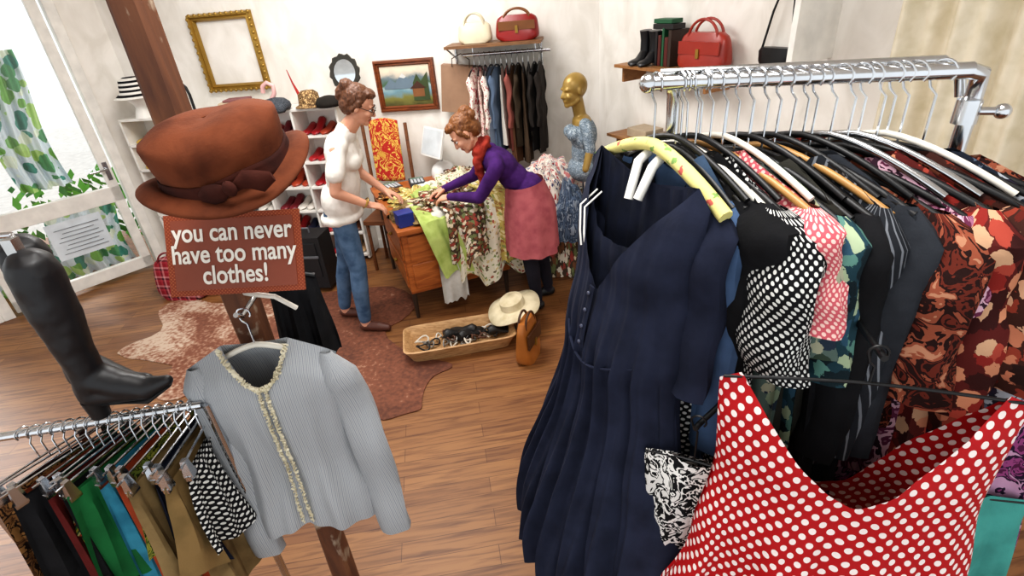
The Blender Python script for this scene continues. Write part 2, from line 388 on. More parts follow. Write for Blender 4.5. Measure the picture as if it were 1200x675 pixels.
mb=MB(); Mh=frame((-2.55,4.83,ZT)); mb.tube([(0,0,0),(0,0,.16),(-.01,0,.22),(-.05,0,.27)],.012,0,Mh); mb.lathe([(.06,0),(.06,.015),(0,.02)],0,Mh,20); mb.ell((-.07,0,.27),(.05,.035,.03),0,Mh); mb.obj('desk_lamp',BLACKP)
mb=MB(); Mh=frame((-1.84,4.7,ZT)); pts=[(-.05,0,.14),(-.04,0,.19),(0,0,.215),(.045,0,.19),(.04,0,.13),(0,0,.08),(-.045,0,.02),(.06,0,.02)]; mb.tube(pts,.018,0,Mh,10); mb.obj('number_ornament',solid('#e8b8b4',.4))
mb=MB(); Mh=frame((-1.62,4.69,ZT)); mb.tube([(.03,0,0),(.02,0,.1),(-.01,0,.2),(-.03,0,.3)],[.02,.014,.007,.003],0,Mh); mb.obj('red_candle',solid('#b32a22',.4))
capf=lambda p,a,r,z:(p[0]*1.0,p[1]*(1.25 if p[1]<0 and r>.08 else 1),p[2]-(.015 if p[1]<-.06 else 0))
hatlathe('flat_cap',frame((-1.80,4.66,ZT)),[(.11,.01),(.12,.03),(.115,.06),(.08,.09),(.03,.1),(0,.1)],fabric('grey_tweed',['#3d4148','#5a5f66','#2c2f34'],'blotch',.01,src='Object'),fn=capf)
hatlathe('patterned_hat',frame((-1.52,4.66,ZT)),[(.12,.015),(.09,.03),(.085,.06),(.08,.11),(.05,.135),(0,.14)],fabric('tan_pattern',['#8a6a48','#54402c','#c9a878'],'blotch',.02,src='Object'))
hatlathe('dark_cap',frame((-1.35,4.60,ZT)),[(.1,.01),(.105,.04),(.085,.075),(.03,.09),(0,.09)],fabric('dark_cloth',['#2a2622'],src='Object'))
mb=MB(); Mh=frame((-2.15,4.76,ZT)); mb.box((0,0,.045),(.26,.16,.09),0,Mh); mb.box((.01,0,.1),(.2,.14,.02),1,Mh); mb.obj('folded_scarves',[solid('#c9b59a',.8),solid('#8a5a5a',.8)],smooth=False,bevel=.02)
e=empty('vanity_mirror',(-1.17,4.6,ZT)); Mh=frame((-1.17,4.6,ZT)); mb=MB(); mb.lathe([(.06,0),(.05,.015),(.015,.04),(.012,.1),(0,.11)],0,Mh,20)
Mr=Mh@Matrix.Translation((0,0,.25))@Matrix.Rotation(math.radians(80),4,'X')
mb.lathe([(.085,-.01),(.115,-.012),(.12,0),(.115,.012),(.085,.01)],0,Mr,36,fn=lambda p,a,r,z:(p[0]*(1+.06*(r>.1)*math.sin(12*a)),p[1]*1.15*(1+.06*(r>.1)*math.sin(12*a)),p[2]))
mb.tube([(0,0,.1),(0,0,.13)],.01,0,Mh)
mb.obj('mirror_frame',solid('#4d4a44',.3,.8,'pewter'),e); mb=MB(); mb.lathe([(0,.004),(.088,.004)],0,Mr,36,fn=lambda p,a,r,z:(p[0],p[1]*1.15,p[2])); mb.obj('mirror_glass',solid('#e8edf0',.03,1,'mirror'),e)
def handbag(name,M,w,h,d,mat,hm=None,hh=.1,puff=.15,flap=False):
    e=empty(name,tuple(M.translation)); mb=MB(); rings=[]
    for k in range(11):
        t=k/10; ww=w/2*(1-.12*t)*(1-.25*(abs(2*t-1)**6)); dd=d/2*(1-.55*t)*(1+puff*math.sin(math.pi*t)); ring=[]
        for i in range(28):
            a=2*math.pi*i/28; ca,sa=math.cos(a),math.sin(a)
            ring.append((ww*math.copysign(abs(ca)**.5,ca),dd*math.copysign(abs(sa)**.6,sa),h*t))
        rings.append(ring)
    mb.loft(rings,0,M); mb.obj('bag_body',mat,e)
    mb=MB()
    for sy in(-1,1):
        mb.tube([(w*.28*math.cos(a),sy*d*.2,h*.85+ (hh+.1*h)*math.sin(a)) for a in [math.pi*k/14 for k in range(15)]],.008,0,M)
    if flap: mb.box((0,-d*.42,h*.6),(w*.8,.012,h*.35),0,M); mb.box((0,-d*.45,h*.45),(.02,.02,.05),1,M)
    mb.obj('bag_handles',[hm or mat,GOLD],e); return e
SH=empty('display_shelf',(.1,4.5,1.7)); M=MBk(0); mb=MB()
s0,s1=sx(-.3),sx(.42); mb.box(((s0+s1)/2,-.16,1.765),(s1-s0,.31,.02),0,M)
for s_ in(s0+.02,s1-.02):
    mb.tube([(s_,0,1.66),(s_,-.3,1.755)],.007,1,M); mb.tube([(s_,-.005,1.76),(s_,-.005,1.55)],.009,1,M)
mb.tube([(s0+.12,-.22,1.70),(s1+.06,-.22,1.70)],.012,1,M,10)
for s_ in (s0+.2,s1-.05): mb.tube([(s_,-.22,1.7),(s_,-.22,1.757)],.006,1,M)
mb.obj('shelf_and_rail',[woodmat('shelf_wood','#6b4a30','#8a6440'),CHROME],SH)
handbag('white_handbag',MBk(sx(-.08),1.778,.17),.27,.14,.11,solid('#d6cbb0',.35,0,'cream_leather'),hh=.07)
handbag('red_handbag',MBk(sx(.24),1.778,.17),.34,.17,.15,solid('#8c1d1a',.28,0,'red_leather'),solid('#7a4a22',.4),hh=.05,flap=True)
e=empty('paper_carrier_bag',(-.26,4.6,1.4)); M=MBk(sx(-.27),1.25,.09)@Matrix.Rotation(math.radians(7),4,'Y'); mb=MB()
mb.box((0,0,.19),(.32,.09,.36),0,M); mb.tube([(-.07,-.05,.36),(-.07,-.05,.42),(0,-.05,.46),(.07,-.05,.42),(.07,-.05,.36)],.004,1,M); mb.obj('bag',[solid('#a08068',.8,0,'kraft_paper'),solid('#5a4636',.8)],e,smooth=False,bevel=.004)
# ------------------------------------------------------------ garments
def hanger(mb,M,hw=.2,mi=0,hmi=1,rb=.007,drop=.055,z0=.085,rail=.014):
    R=rail+.006
    pts=[(R*math.cos(a),0,R*math.sin(a)) for a in [math.radians(-40+ k*22) for k in range(11)]]
    pts=[(p[0],0,p[2]) for p in pts]+[(-R*.6,0,-R*1.3),(0,0,-R*1.9),(0,0,-z0)]
    mb.tube(pts,.0022,hmi,M,6)
    arc=[(hw*t,0,-z0-drop*abs(t)**1.5) for t in [k/8-1 for k in range(17)]]
    mb.tube(arc,rb,mi,M,8)
def body(mb,M,p,mi=0):
    sw=p.get('sw',.2);nh=p.get('nh',.07);nd=p.get('nd',.09);nb=p.get('nb',.02);drop=p.get('drop',.06);L=p['L'];z0=p.get('z0',.075)
    wt=p.get('w',[(0,sw),(.3,sw*.95),(L,sw*1.1)]); dt=p.get('d',[(0,.02),(.2,.035),(L,.05)]); A=p.get('A',[(0,.0),(.15,.006),(L,.016)])
    k=p.get('k',9); ph=p.get('ph',random.uniform(0,6)); nu=p.get('nu',28); nv=p.get('nv',24); pw=p.get('pw',1.8); hem=p.get('hem',lambda s,sg:0)
    k2=p.get('k2',2.7*k); bk=p.get('bk',1.0); cx=p.get('cx',[(0,0)]); cy=p.get('cy',[(0,0)])
    def mk(sg):
        def fn(u,v):
            s=-1+2*u; ax=abs(s)*sw
            zs=drop*max(0,(ax-nh))/(sw-nh)
            zt=zs if ax>nh else (nd if sg<0 else nb)*(1-(ax/nh)**pw)
            zb=L+hem(s,sg); d=zt+(zb-zt)*v
            W=itp(wt,d);Dd=itp(dt,d); rt=math.sqrt(max(0,1-s*s))
            g0=0 if ax>=nh else .6*(1-ax/nh)**.5
            g=g0+(1-g0)*min(1,max(0,(d-zs))/.07)
            a=itp(A,d); f=a*math.sin(k*s+ph+1.3*math.sin(2.6*d+ph))+.45*a*math.sin(k2*s+2*ph+sg+d*2)
            n=noise.noise(V((s*2.5+ph,d*6,ph*3+sg)))*.008*min(1,d*6)
            return ((s*W+itp(cx,d)+n*.5,sg*Dd*rt*g*(1 if sg<0 else bk)+f+n+itp(cy,d),-z0-d),(s*W+math.copysign(Dd*(1-rt),s)+sg*.013,-d))
        return fn
    for sg in(-1,1): mb.grid(mk(sg),nu,nv,mi,M)
def sleeve(mb,M,side,p,L,mi=0,w0=.06,w1=.045,out=.03,fwd=0,sw=None,d0=None):
    sw=sw or p.get('sw',.2); z0=p.get('z0',.075); drop=p.get('drop',.06); d0=d0 if d0 is not None else drop*.7; rings=[];n=16;uv=[]
    ph=random.uniform(0,6)
    for j in range(19):
        t=j/18; cx=side*(sw-.025+out*t**.7); cz=-z0-d0-.01-L*t; w=w0+(w1-w0)*t; cap=min(1,.25+t*7)
        ring=[]
        for i in range(n+1):
            a=2*math.pi*i/n; rx=w*cap*(1+.12*math.sin(3*a+ph+7*t)); ry=w*.6*cap*(1+.2*math.sin(2*a+9*t+ph))
            q=(cx+rx*math.cos(a),fwd*t*t+ry*math.sin(a)+.006*math.sin(14*t+ph),cz); ring.append(q); uv.append((w*a,cz))
        rings.append(ring)
    mb.loft(rings,mi,M,cap=False,uvs=uv,closed=False)
def garment(name,hook,ang,p,mat,hmat=None,sl=None,hw=None,rb=.007,rail=.014):
    e=empty(name,hook); M=frame(hook,ang,p.get('tilt',0)); mb=MB(); sw=p.get('sw',.2)
    hanger(mb,M,hw or sw*.97,0,1,rb,p.get('hdrop',p.get('drop',.06)*.9),p.get('z0',.075)+p.get('hz',.008),rail); mb.obj('hanger',[hmat or BLACKP,p.get('hm2',CHROME)],e)
    mb=MB(); body(mb,M,p)
    if sl:
        for sd in(-1,1): sleeve(mb,M,sd,p,**sl)
    mb.obj('cloth',mat,e); return e,M
fb=fabric
navy=fb('navy_jersey',['#252a3d','#1a1e2e'],bs=.15); black=fb('black_cloth',['#1a1a1d','#0f0f11']); steel=fb('steel_blue',['#4c6384'])
bwdot=fb('black_white_dots',['#141417','#dcdcd8'],'dots',.017,.22); pinkdot=fb('pink_dots',['#c8606a','#ecc9c0'],'dots',.014,.24)
reddot=fb('red_white_polka',['#b3151b','#f3e6e2'],'dots',.031,.215,rough=.6)
greenfl=fb('green_floral',['#5d6f68','#37463a','#8a9a80','#2e3b4a','#a7a78f'],'floral',.035,.6); olive=fb('olive_dark',['#3b3a34'])
paisley=fb('brown_paisley',['#3f211a','#8a3a2a','#b9765a','#5e2018','#2a1613','#c79a7c'],'floral',.03,.55); paisley2=fb('rust_marble',['#2a1411','#6a2c20','#2a1411','#96523c','#b98468'],'blotch',.045)
redpais=fb('red_paisley',['#5a1f1c','#a8483a','#c98a6a','#3a1614','#8a2a24','#c9a080'],'floral',.032,.6)
mauve=fb('mauve_print',['#a46a86','#6a2f4c','#d9b0c0','#3a2230'],'blotch',.05); bluepr=fb('blue_grey_print',['#1c222e','#5a6678','#a9adb4','#2b2436'],'floral',.03,.55)
tealfl=fb('teal_floral',['#23404a','#5f8a80','#17262c','#a8b898','#34566a'],'floral',.03,.55)
zebra=fb('zebra_print',['#141416','#e6e4e0','#141416','#dcdad6'],'blotch',.035); teal=fb('teal_cloth',['#4fa39a'])
purplepr=fb('purple_print',['#5a2348','#9a4a80','#2e1a34','#c79ab8'],'blotch',.04); white=fb('white_cloth',['#e8e4dc','#d6d1c8'])
khaki=fb('khaki_cloth',['#8d7650','#6f5b3c']); green=fb('green_cloth',['#1f6b3a'])
# right rack
RZ=1.948; RA=V((.304,1.05,RZ)); RB=V((.775,.912,RZ)); rd=(RB-RA).normalized()
e=empty('chrome_clothes_rack',(.6,.97,0)); mb=MB()
mb.tube([RA-rd*.015,RB+rd*.01],.0135,0,None,16)
mb.tube([RA+rd*.02+V((0,.05,.01)),RB+V((0,.05,.01)),RB+V((.03,.045,-.01)),RB+V((.04,.04,-.05))],.009,0,None,12)
mb.ell(tuple(RA-rd*.015),(.018,.018,.018))
for P_ in (RB+rd*.005,RA-rd*.005+V((.02,.03,0))):
    mb.tube([P_,P_+V((.022,.0,-.006)),P_+V((.032,.01,-.03)),P_+V((.034,.012,-.08)),P_+V((.034,.012,-.3)),(P_.x+.034,P_.y+.012,.06)],.0135,0,None,14)
    mb.tube([(P_.x+.034,P_.y-.28,.05),(P_.x+.034,P_.y+.32,.05)],.0135,0,None,14)
    for dy in(-.27,.31): mb.lathe([(0,0),(.022,.005),(.022,.04),(0,.045)],0,frame((P_.x+.034,P_.y+dy,0)),14)
mb.tube([(RA.x+.05,RA.y+.04,.08),(RB.x+.03,RB.y+.01,.08)],.011,0,None,12)
P_=RB+V((.034,.01,-.07)); mb.tube([P_,P_+V((.035,-.015,0))],.007,0); mb.ell(tuple(P_+V((.045,-.02,0))),(.013,.013,.013)); mb.lathe([(.0,-.02),(.019,-.02),(.019,.02),(0,.02)],0,Matrix.Translation(P_),16)
mb.obj('rack_frame',CHROME,e)
A0=math.atan2(-.95,.3)
def along(d): return tuple(RA+rd*d)
# navy dress
pd=dict(bk=.12,sw=.215,nh=.178,nd=.26,nb=.04,pw=1.05,drop=.03,L=1.12,z0=.150,hz=-.035,hdrop=.075,nu=170,nv=80,
 w=[(0,.212),(.2,.20),(.4,.21),(1.12,.36)],d=[(0,.05),(.2,.085),(.42,.11),(1.12,.24)],
 A=[(0,0),(.3,.002),(.37,.004),(.43,.010),(1.12,.024)],k=27,k2=63,ph=.7,cy=[(0,-.02),(.2,-.04),(.4,-.05),(1.12,-.08)])
e,M=garment('navy_dress',along(.0),A0,pd,navy,fb('yellow_floral',['#e0d68c','#c9665a','#e0d68c','#7fa05a','#e0d68c'],'floral',.022,.33,src='Object'),None,hw=.225,rb=.0135,rail=.0135)
mb=MB(); pl=dict(pd); pl.update(sw=.20,nh=.17,nd=.15,nb=.03,pw=3.2,L=.5,w=[(0,.195),(.5,.19)],d=[(0,.03),(.2,.06),(.5,.085)],A=[(0,.002)],nu=50,nv=24); body(mb,M,pl)
mb.obj('dress_lining',fb('navy_lining',['#1c2133','#131724']),e)
mb=MB(); sleeve(mb,M,1,pd,.38,0,.056,.05,.02,-.04); sleeve(mb,M,-1,pd,.38,0,.056,.05,-.02,-.04); mb.obj('sleeves',navy,e)
mb=MB()
def fronty(d): return -itp(pd['d'],d)-.005+itp(pd['cy'],d)
mb.tube([(.0,fronty(d)-.002,-.150-d) for d in [.25+.015*k for k in range(11)]],.010,0,M,8,flat=.3,up=(1,0,0))
for k in range(4): mb.ell((0,fronty(.265+.04*k)-.008,-.150-.265-.04*k),(.005,.004,.005),1,M,8)
def seamd(s): return .40+.035*math.cos(s*3.1)
mb.tube([(s*itp(pd['w'],seamd(s)),fronty(seamd(s))*math.sqrt(max(0,1-s*s))-.004,-.150-seamd(s)) for s in [2*k/40-1 for k in range(41)]],.0035,0,M,6)
mb.obj('placket_and_seam',[navy,solid('#4a4f62',.3)],e)
mb=MB()
for o in(0,.02): mb.tube([(-.12+o,-.06,-.23),(-.125+o,-.10,-.26),(-.10+o,-.115,-.31),(-.085+o,-.12,-.34)],.0018,0,M,6,flat=1.6)
mb.tube([(-.03,.02,-.13),(-.02,-.02,-.15),(-.005,-.05,-.22)],.010,0,M); mb.tube([(.015,.02,-.13),(.03,-.02,-.15),(.03,-.05,-.21)],.010,0,M)
mb.obj('hanging_ribbons',solid('#eceae4',.6),e)
wood_h=solid('#b88a50',.4,0,'hanger_wood'); white_h=solid('#ebe6da',.4,0,'hanger_cream')
L1=[('blue_shirt',.042,.0,dict(sw=.19,L=.72,nd=.05,A=[(0,0),(.7,.015)],d=[(0,.01),(.3,.02),(.72,.04)]),steel,None,dict(L=.55)),
('black_blouse',.05,.02,dict(sw=.20,L=.66),black,None,dict(L=.5,out=.01)),
('black_cardigan',.058,.03,dict(sw=.225,L=.56),black,white_h,dict(L=.24,w0=.075,w1=.07,out=.04)),
('dotted_blouse',.080,.06,dict(sw=.24,L=.74,d=[(0,.02),(.3,.045),(.7,.07)]),bwdot,None,dict(L=.30,w0=.08,w1=.07,out=.05)),
('pink_dotted_shirt',.105,.08,dict(sw=.255,L=.34),pinkdot,wood_h,dict(L=.20,w0=.06,w1=.055,out=.05)),
('green_floral_dress',.13,.1,dict(sw=.245,L=.88,d=[(0,.02),(.3,.04),(.8,.07)]),greenfl,wood_h,dict(L=.24,w0=.06,w1=.06,out=.03)),
('teal_floral_blouse',.15,.11,dict(sw=.25,L=.92),tealfl,None,dict(L=.3,w0=.06,w1=.055,out=.03)),
('olive_trousers',.175,.13,dict(sw=.235,L=.95),olive,None,None),
('black_jacket',.20,.14,dict(sw=.25,L=.85),black,None,dict(L=.5,out=.02)),
('striped_shirt',.22,.15,dict(sw=.24,L=.6),fb('pinstripe',['#25272c','#25272c','#25272c','#777a80'],'stripe',.02),wood_h,dict(L=.5)),
('grey_tunic',.245,.17,dict(sw=.245,L=.9),fb('charcoal_cloth',['#33363c','#24262b']),None,dict(L=.5,out=.02)),
('marbled_blouse',.28,.2,dict(sw=.25,L=.5,d=[(0,.03),(.3,.06),(.5,.08)]),paisley2,None,dict(L=.34,w0=.075,w1=.07,out=.04)),
('mauve_tunic',.31,.22,dict(sw=.255,L=.66),mauve,None,dict(L=.3)),
('red_paisley_blouse',.34,.25,dict(sw=.255,L=.6),redpais,None,dict(L=.36,w0=.065,w1=.065,out=.03)),
('paisley_blouse',.385,.29,dict(sw=.265,L=.48,d=[(0,.03),(.3,.07),(.48,.08)]),paisley,None,dict(L=.3,w0=.085,w1=.08,out=.05)),
('blue_print_tunic',.42,.32,dict(sw=.25,L=.8,d=[(0,.03),(.3,.08),(.8,.1)]),bluepr,None,dict(L=.4)),
('marbled_dress',.46,.38,dict(sw=.25,L=.55,d=[(0,.03),(.3,.09),(.55,.1)]),paisley2,None,dict(L=.35))]
for nm,d,da,p,m_,hm,sl in L1:
    p.setdefault('nu',30); p.setdefault('nv',24); p.setdefault('nh',.085); p.setdefault('nd',.12); p.setdefault('z0',.115+random.uniform(-.008,.012)); p.setdefault('drop',.075)
    p.setdefault('A',[(0,.002),(.1,.008),(p['L'],.022)]); p['tilt']=random.uniform(-.04,.04)
    garment(nm,along(d),A0+da+random.uniform(-.03,.03),p,m_,hm,sl,rail=.0135)
for i in range(9):
    mb=MB(); hanger(mb,frame(along(.04+.045*i),A0+.05+.035*i),.2,0,1,.006,.07,.10,.0135); mb.obj('coat_hanger',[random.choice([BLACKP,BLACKP,CHROME,BLACKP,white_h]),CHROME])
# red polka dress
pr=dict(sw=.225,nh=.19,nd=.215,nb=.33,pw=1.5,drop=.015,L=.80,z0=.06,nu=80,nv=56,w=[(0,.225),(.2,.215),(.4,.24),(.80,.36)],d=[(0,.03),(.2,.07),(.5,.11),(.80,.2)],A=[(0,0),(.25,.004),(.80,.032)],k=10,ph=2,hdrop=.012,hz=0,hm2=BLACKP)
RR=(.56,.655,1.585); e,M=garment('red_polka_dot_dress',RR,math.radians(-17),pr,reddot,None,None,rb=.003,rail=.008)
e2=empty('rack_front_arm',(.52,.7,1.60)); mb=MB(); mb.tube([(.56,.64,1.585),(.58,.74,1.585),(.74,.86,1.585),(.812,.922,1.585)],.006,0,None,10); mb.obj('arm',BLACKP,e2)
garment('zebra_skirt',(.34,.77,1.36),math.radians(-30),dict(hm2=BLACKP,sw=.1,nh=.05,nd=.01,nb=.01,L=.6,drop=.01,z0=.1,w=[(0,.1),(.6,.16)]),zebra,None,None,rb=.003,rail=.008)
mb=MB(); mb.tube([(.33,.76,1.352),(.34,.77,1.352),(.50,.87,1.40),(.76,.88,1.56),(.812,.922,1.585)],.006,0,None,8); mb.obj('lower_arm',BLACKP,e2)
garment('purple_skirt',(.84,.76,1.52),math.radians(-20),dict(sw=.13,nh=.05,nd=.01,nb=.01,L=.5,drop=.01,z0=.1,w=[(0,.13),(.5,.2)]),purplepr,None,None,rb=.003,rail=.008)
garment('teal_skirt',(.86,.70,1.27),math.radians(-10),dict(sw=.13,nh=.05,nd=.01,nb=.01,L=.6,drop=.01,z0=.1,w=[(0,.13),(.6,.2)]),teal,None,None,rb=.003,rail=.008)
mb=MB(); mb.tube([(.86,.69,1.262),(.86,.80,1.262),(.812,.922,1.30)],.006,0,None,8); mb.tube([(.84,.75,1.512),(.835,.82,1.512),(.812,.922,1.53)],.006,0,None,8); mb.obj('side_arm',BLACKP,e2)
# ------------------------------------------------------------ back rack garments
bc=['#e6ddd2','#c99a90','#d8cfc4','#7c8798','#5a6a80','#c9c4bc','#8a5048','#6a4a34','#3f3428','#4a3a2c','#2a2522','#1d1b1a','#2e2824']
E=empty('hanging_clothes',(.15,4.35,1.2))
mbh=MB()
for i,c in enumerate(bc):
    s_=s0+.20+i*.042; M=MBk(s_,1.70,.22)@Matrix.Rotation(math.radians(-90+random.uniform(-9,9)),4,'Z')
    hanger(mbh,M,.17,0,1,.006,.05,.08,.012); g=MB(); body(g,M,dict(sw=.17,L=random.uniform(.55,.75),d=[(0,.012),(.2,.022),(.7,.03)],nu=12,nv=12,A=[(0,0),(.7,.012)]))
    if i%2==0:
        for sd in(-1,1): sleeve(g,M,sd,dict(sw=.17),.4,0,.04,.035,0)
    mt=fb('rack_cloth_%d'%i,[c,'#f1e9e0' if i<3 else c,'#b05a60' if i<3 else c],'blotch',.03) if i<7 else fb('rack_cloth_%d'%i,[c])
    g.obj('hanging_garment_%d'%i,mt,E)
mbh.obj('hangers',[BLACKP,CHROME],E)
# ------------------------------------------------------------ remesh body builder
def cap(p1,r1,p2,r2,m=0): return ('c',V(p1),r1,V(p2),r2,m)
def ell(c,r,m=0,R=None): return ('e',V(c),V(r),R or Matrix.Identity(3),m)
def build_fig(name,prims,mats,parent,vox=.006,sm=3,disp=0,fr=12,dz=1.0):
    bm=bmesh.new()
    for q in prims:
        if q[0]=='c':
            _,a,r1,b,r2,m=q
            for c,r in((a,r1),(b,r2)): bmesh.ops.create_icosphere(bm,subdivisions=2,radius=r,matrix=Matrix.Translation(c))
            d=b-a
            if d.length>1e-5:
                rot=d.to_track_quat('Z','Y').to_matrix().to_4x4()
                bmesh.ops.create_cone(bm,cap_ends=True,segments=20,radius1=r1,radius2=r2,depth=d.length,matrix=Matrix.Translation((a+b)/2)@rot)
        else:
            _,c,r,R,m=q
            bmesh.ops.create_icosphere(bm,subdivisions=3,radius=1,matrix=Matrix.Translation(c)@R.to_4x4()@Matrix.Diagonal((r.x,r.y,r.z,1)))
    me=bpy.data.meshes.new(name+'_src'); bm.to_mesh(me); bm.free()
    ob=bpy.data.objects.new(name+'_src',me); COL.objects.link(ob)
    md=ob.modifiers.new('r','REMESH'); md.mode='VOXEL'; md.voxel_size=vox; md.use_smooth_shade=True
    ms=ob.modifiers.new('s','SMOOTH'); ms.factor=.5; ms.iterations=sm
    dg=bpy.context.evaluated_depsgraph_get(); me2=bpy.data.meshes.new_from_object(ob.evaluated_get(dg))
    bpy.data.objects.remove(ob); me2.name=name
    n=len(me2.vertices); co_=np.empty(n*3,dtype=np.float32); me2.vertices.foreach_get('co',co_); co_=co_.reshape(-1,3)
    if disp:
        nr=np.empty(n*3,dtype=np.float32); me2.vertices.foreach_get('normal',nr); nr=nr.reshape(-1,3)
        dd=np.array([noise.noise(V((p[0]*fr,p[1]*fr,p[2]*fr*dz)))+.5*noise.noise(V((p[0]*fr*2.3,p[1]*fr*2.3,p[2]*fr*dz*2))) for p in co_.tolist()],dtype=np.float32)
        co_=co_+nr*(dd*disp)[:,None]; me2.vertices.foreach_set('co',co_.ravel())
    me2.update()
    nf=len(me2.polygons); fc=np.empty(nf*3,dtype=np.float32); me2.polygons.foreach_get('center',fc); fc=fc.reshape(-1,3)
    best=np.full(nf,1e9); lab=np.zeros(nf,dtype=np.int32)
    for q in prims:
        if q[0]=='c':
            _,a,r1,b,r2,m=q; a_=np.array(a);d=np.array(b)-a_; L2=max(1e-9,d@d); t=np.clip(((fc-a_)@d)/L2,0,1)
            dist=np.linalg.norm(fc-(a_+t[:,None]*d),axis=1)-(r1+(r2-r1)*t)
        else:
            _,c,r,R,m=q; l=(fc-np.array(c))@np.array(R); dist=(np.linalg.norm(l/np.array(r),axis=1)-1)*min(r)
        k=dist<best; best[k]=dist[k]; lab[k]=m
    for m in mats: me2.materials.append(m)
    me2.polygons.foreach_set('material_index',lab); me2.polygons.foreach_set('use_smooth',np.ones(nf,dtype=bool))
    o=bpy.data.objects.new(name,me2); COL.objects.link(o)
    if parent: o.parent=parent; o.matrix_parent_inverse=Matrix.Translation(-parent.location)
    return o
m,nt,b=newmat('skin',.5); v=coords(nt,'Object'); nt.links.new(ramp(nt,noise_n(nt,v,8,4),[(.3,'#c98f74'),(.7,'#e0ab90')],'LINEAR'),b.inputs['Base Color']); b.inputs['Subsurface Weight'].default_value=.08; b.inputs['Subsurface Radius'].default_value=(.01,.004,.002); SKIN=m
LIPS=solid('#a8524a',.45,0,'lips')
def hair_mat(name,c1,c2):
    m,nt,b=newmat(name,.45); v=coords(nt,'Object',(60,60,8)); n=noise_n(nt,v,1.5,5,dist=2); nt.links.new(ramp(nt,n,[(.3,c1),(.7,c2)],'LINEAR'),b.inputs['Base Color']); bump(nt,b,n,.6,.004); return m
def head(c,f,u,mi=0,lip=1):
    f=V(f).normalized();u=V(u);u=(u-f*u.dot(f)).normalized();l=u.cross(f)
    R=Matrix((f,l,u)).transposed()
    P=lambda a,b,c_:V(c)+f*a+l*b+u*c_
    pr=[ell(P(-.012,0,.02),(.093,.074,.092),mi,R),ell(P(.028,0,-.035),(.062,.057,.075),mi,R),ell(P(.068,0,-.092),(.022,.024,.02),mi,R),
     cap(P(.085,0,.005),.008,P(.103,0,-.03),.012,mi),ell(P(.09,.011,-.033),(.01,.008,.008),mi,R),ell(P(.09,-.011,-.033),(.01,.008,.008),mi,R),
     ell(P(.082,0,-.058),(.014,.024,.007),lip,R),ell(P(.08,0,-.068),(.013,.02,.007),lip,R),
     ell(P(.07,.028,.018),(.02,.022,.01),mi,R),ell(P(.07,-.028,.018),(.02,.022,.01),mi,R),ell(P(.062,.032,-.03),(.026,.024,.022),mi,R),ell(P(.062,-.032,-.03),(.026,.024,.022),mi,R),
     ell(P(-.005,.077,-.01),(.017,.008,.03),mi,R),ell(P(-.005,-.077,-.01),(.017,.008,.03),mi,R),
     cap(P(.0,.045,-.06),.02,P(.05,.03,-.085),.018,mi),cap(P(.0,-.045,-.06),.02,P(.05,-.03,-.085),.018,mi)]
    return pr,P,R
def eyes(P,R,parent,glasses=False):
    mb=MB()
    for s in(-1,1):
        mb.ell(P(.0755,s*.03,-.003),(.0105,.012,.0075),0,None,12,R); mb.ell(P(.085,s*.03,-.003),(.003,.006,.006),1,None,10,R)
        mb.tube([P(.088,s*.012,.02),P(.089,s*.03,.026),P(.078,s*.048,.02)],.0035,2,None,6)
        mb.tube([P(.085,s*.017,.005),P(.088,s*.03,.008),P(.08,s*.044,.004)],.0025,2,None,6)
    mb.obj('eyes',[solid('#efe9e4',.3,0,'eye_white'),solid('#3a2618',.2,0,'iris'),solid('#4a2c1c',.7,0,'brow')],parent)
    if glasses:
        mb=MB()
        for s in(-1,1):
            mb.tube([P(.098,s*.032+.024*math.cos(a),-.002+.018*math.sin(a)) for a in [2*math.pi*k/20 for k in range(21)]],.002,0,None,6)
            mb.tube([P(.097,s*.055,.0),P(.05,s*.075,.002),P(-.01,s*.08,.0)],.002,0,None,6)
        mb.tube([P(.1,-.01,.0),P(.104,0,.003),P(.1,.01,.0)],.002,0); mb.obj('glasses',solid('#2a1d18',.3,0,'glasses_frame'),parent)
def hand(w,d,nrm,side,curl=.5,mi=0,sc=1.0):
    d=V(d).normalized(); nrm=V(nrm); nrm=(nrm-d*nrm.dot(d)).normalized(); b=d.cross(nrm)*side; w=V(w)
    R=Matrix((d,b,nrm)).transposed(); P=lambda x,y,z:w+d*x*sc+b*y*sc+nrm*z*sc
    pr=[ell(P(.048,0,0),(.05,.038,.015),mi,R),cap(P(0,0,0),.024*sc,P(.03,0,0),.022*sc,mi),ell(P(.035,.022,.006),(.028,.018,.014),mi,R)]
    for k,(y,L) in enumerate(((.029,.068),(.010,.078),(-.010,.072),(-.028,.056))):
        seg=[L*.42,L*.33,L*.28]; ang=curl*.6; x,z=.08-abs(y)*.2,0; pt=P(x,y,z); r=.0092*sc
        for q,s in enumerate(seg):
            x+=s*math.cos(ang); z+=s*math.sin(ang); p2=P(x,y*(1+.12*(q+1)),z); pr.append(cap(pt,r,p2,r*.92,mi)); pt=p2; r*=.92; ang+=curl*.75
    t0=P(.015,.025,.004);t1=P(.05,.052,.018);t2=P(.078,.056,.03);pr+=[cap(t0,.013*sc,t1,.011*sc,mi),cap(t1,.011*sc,t2,.009*sc,mi)]
    return pr
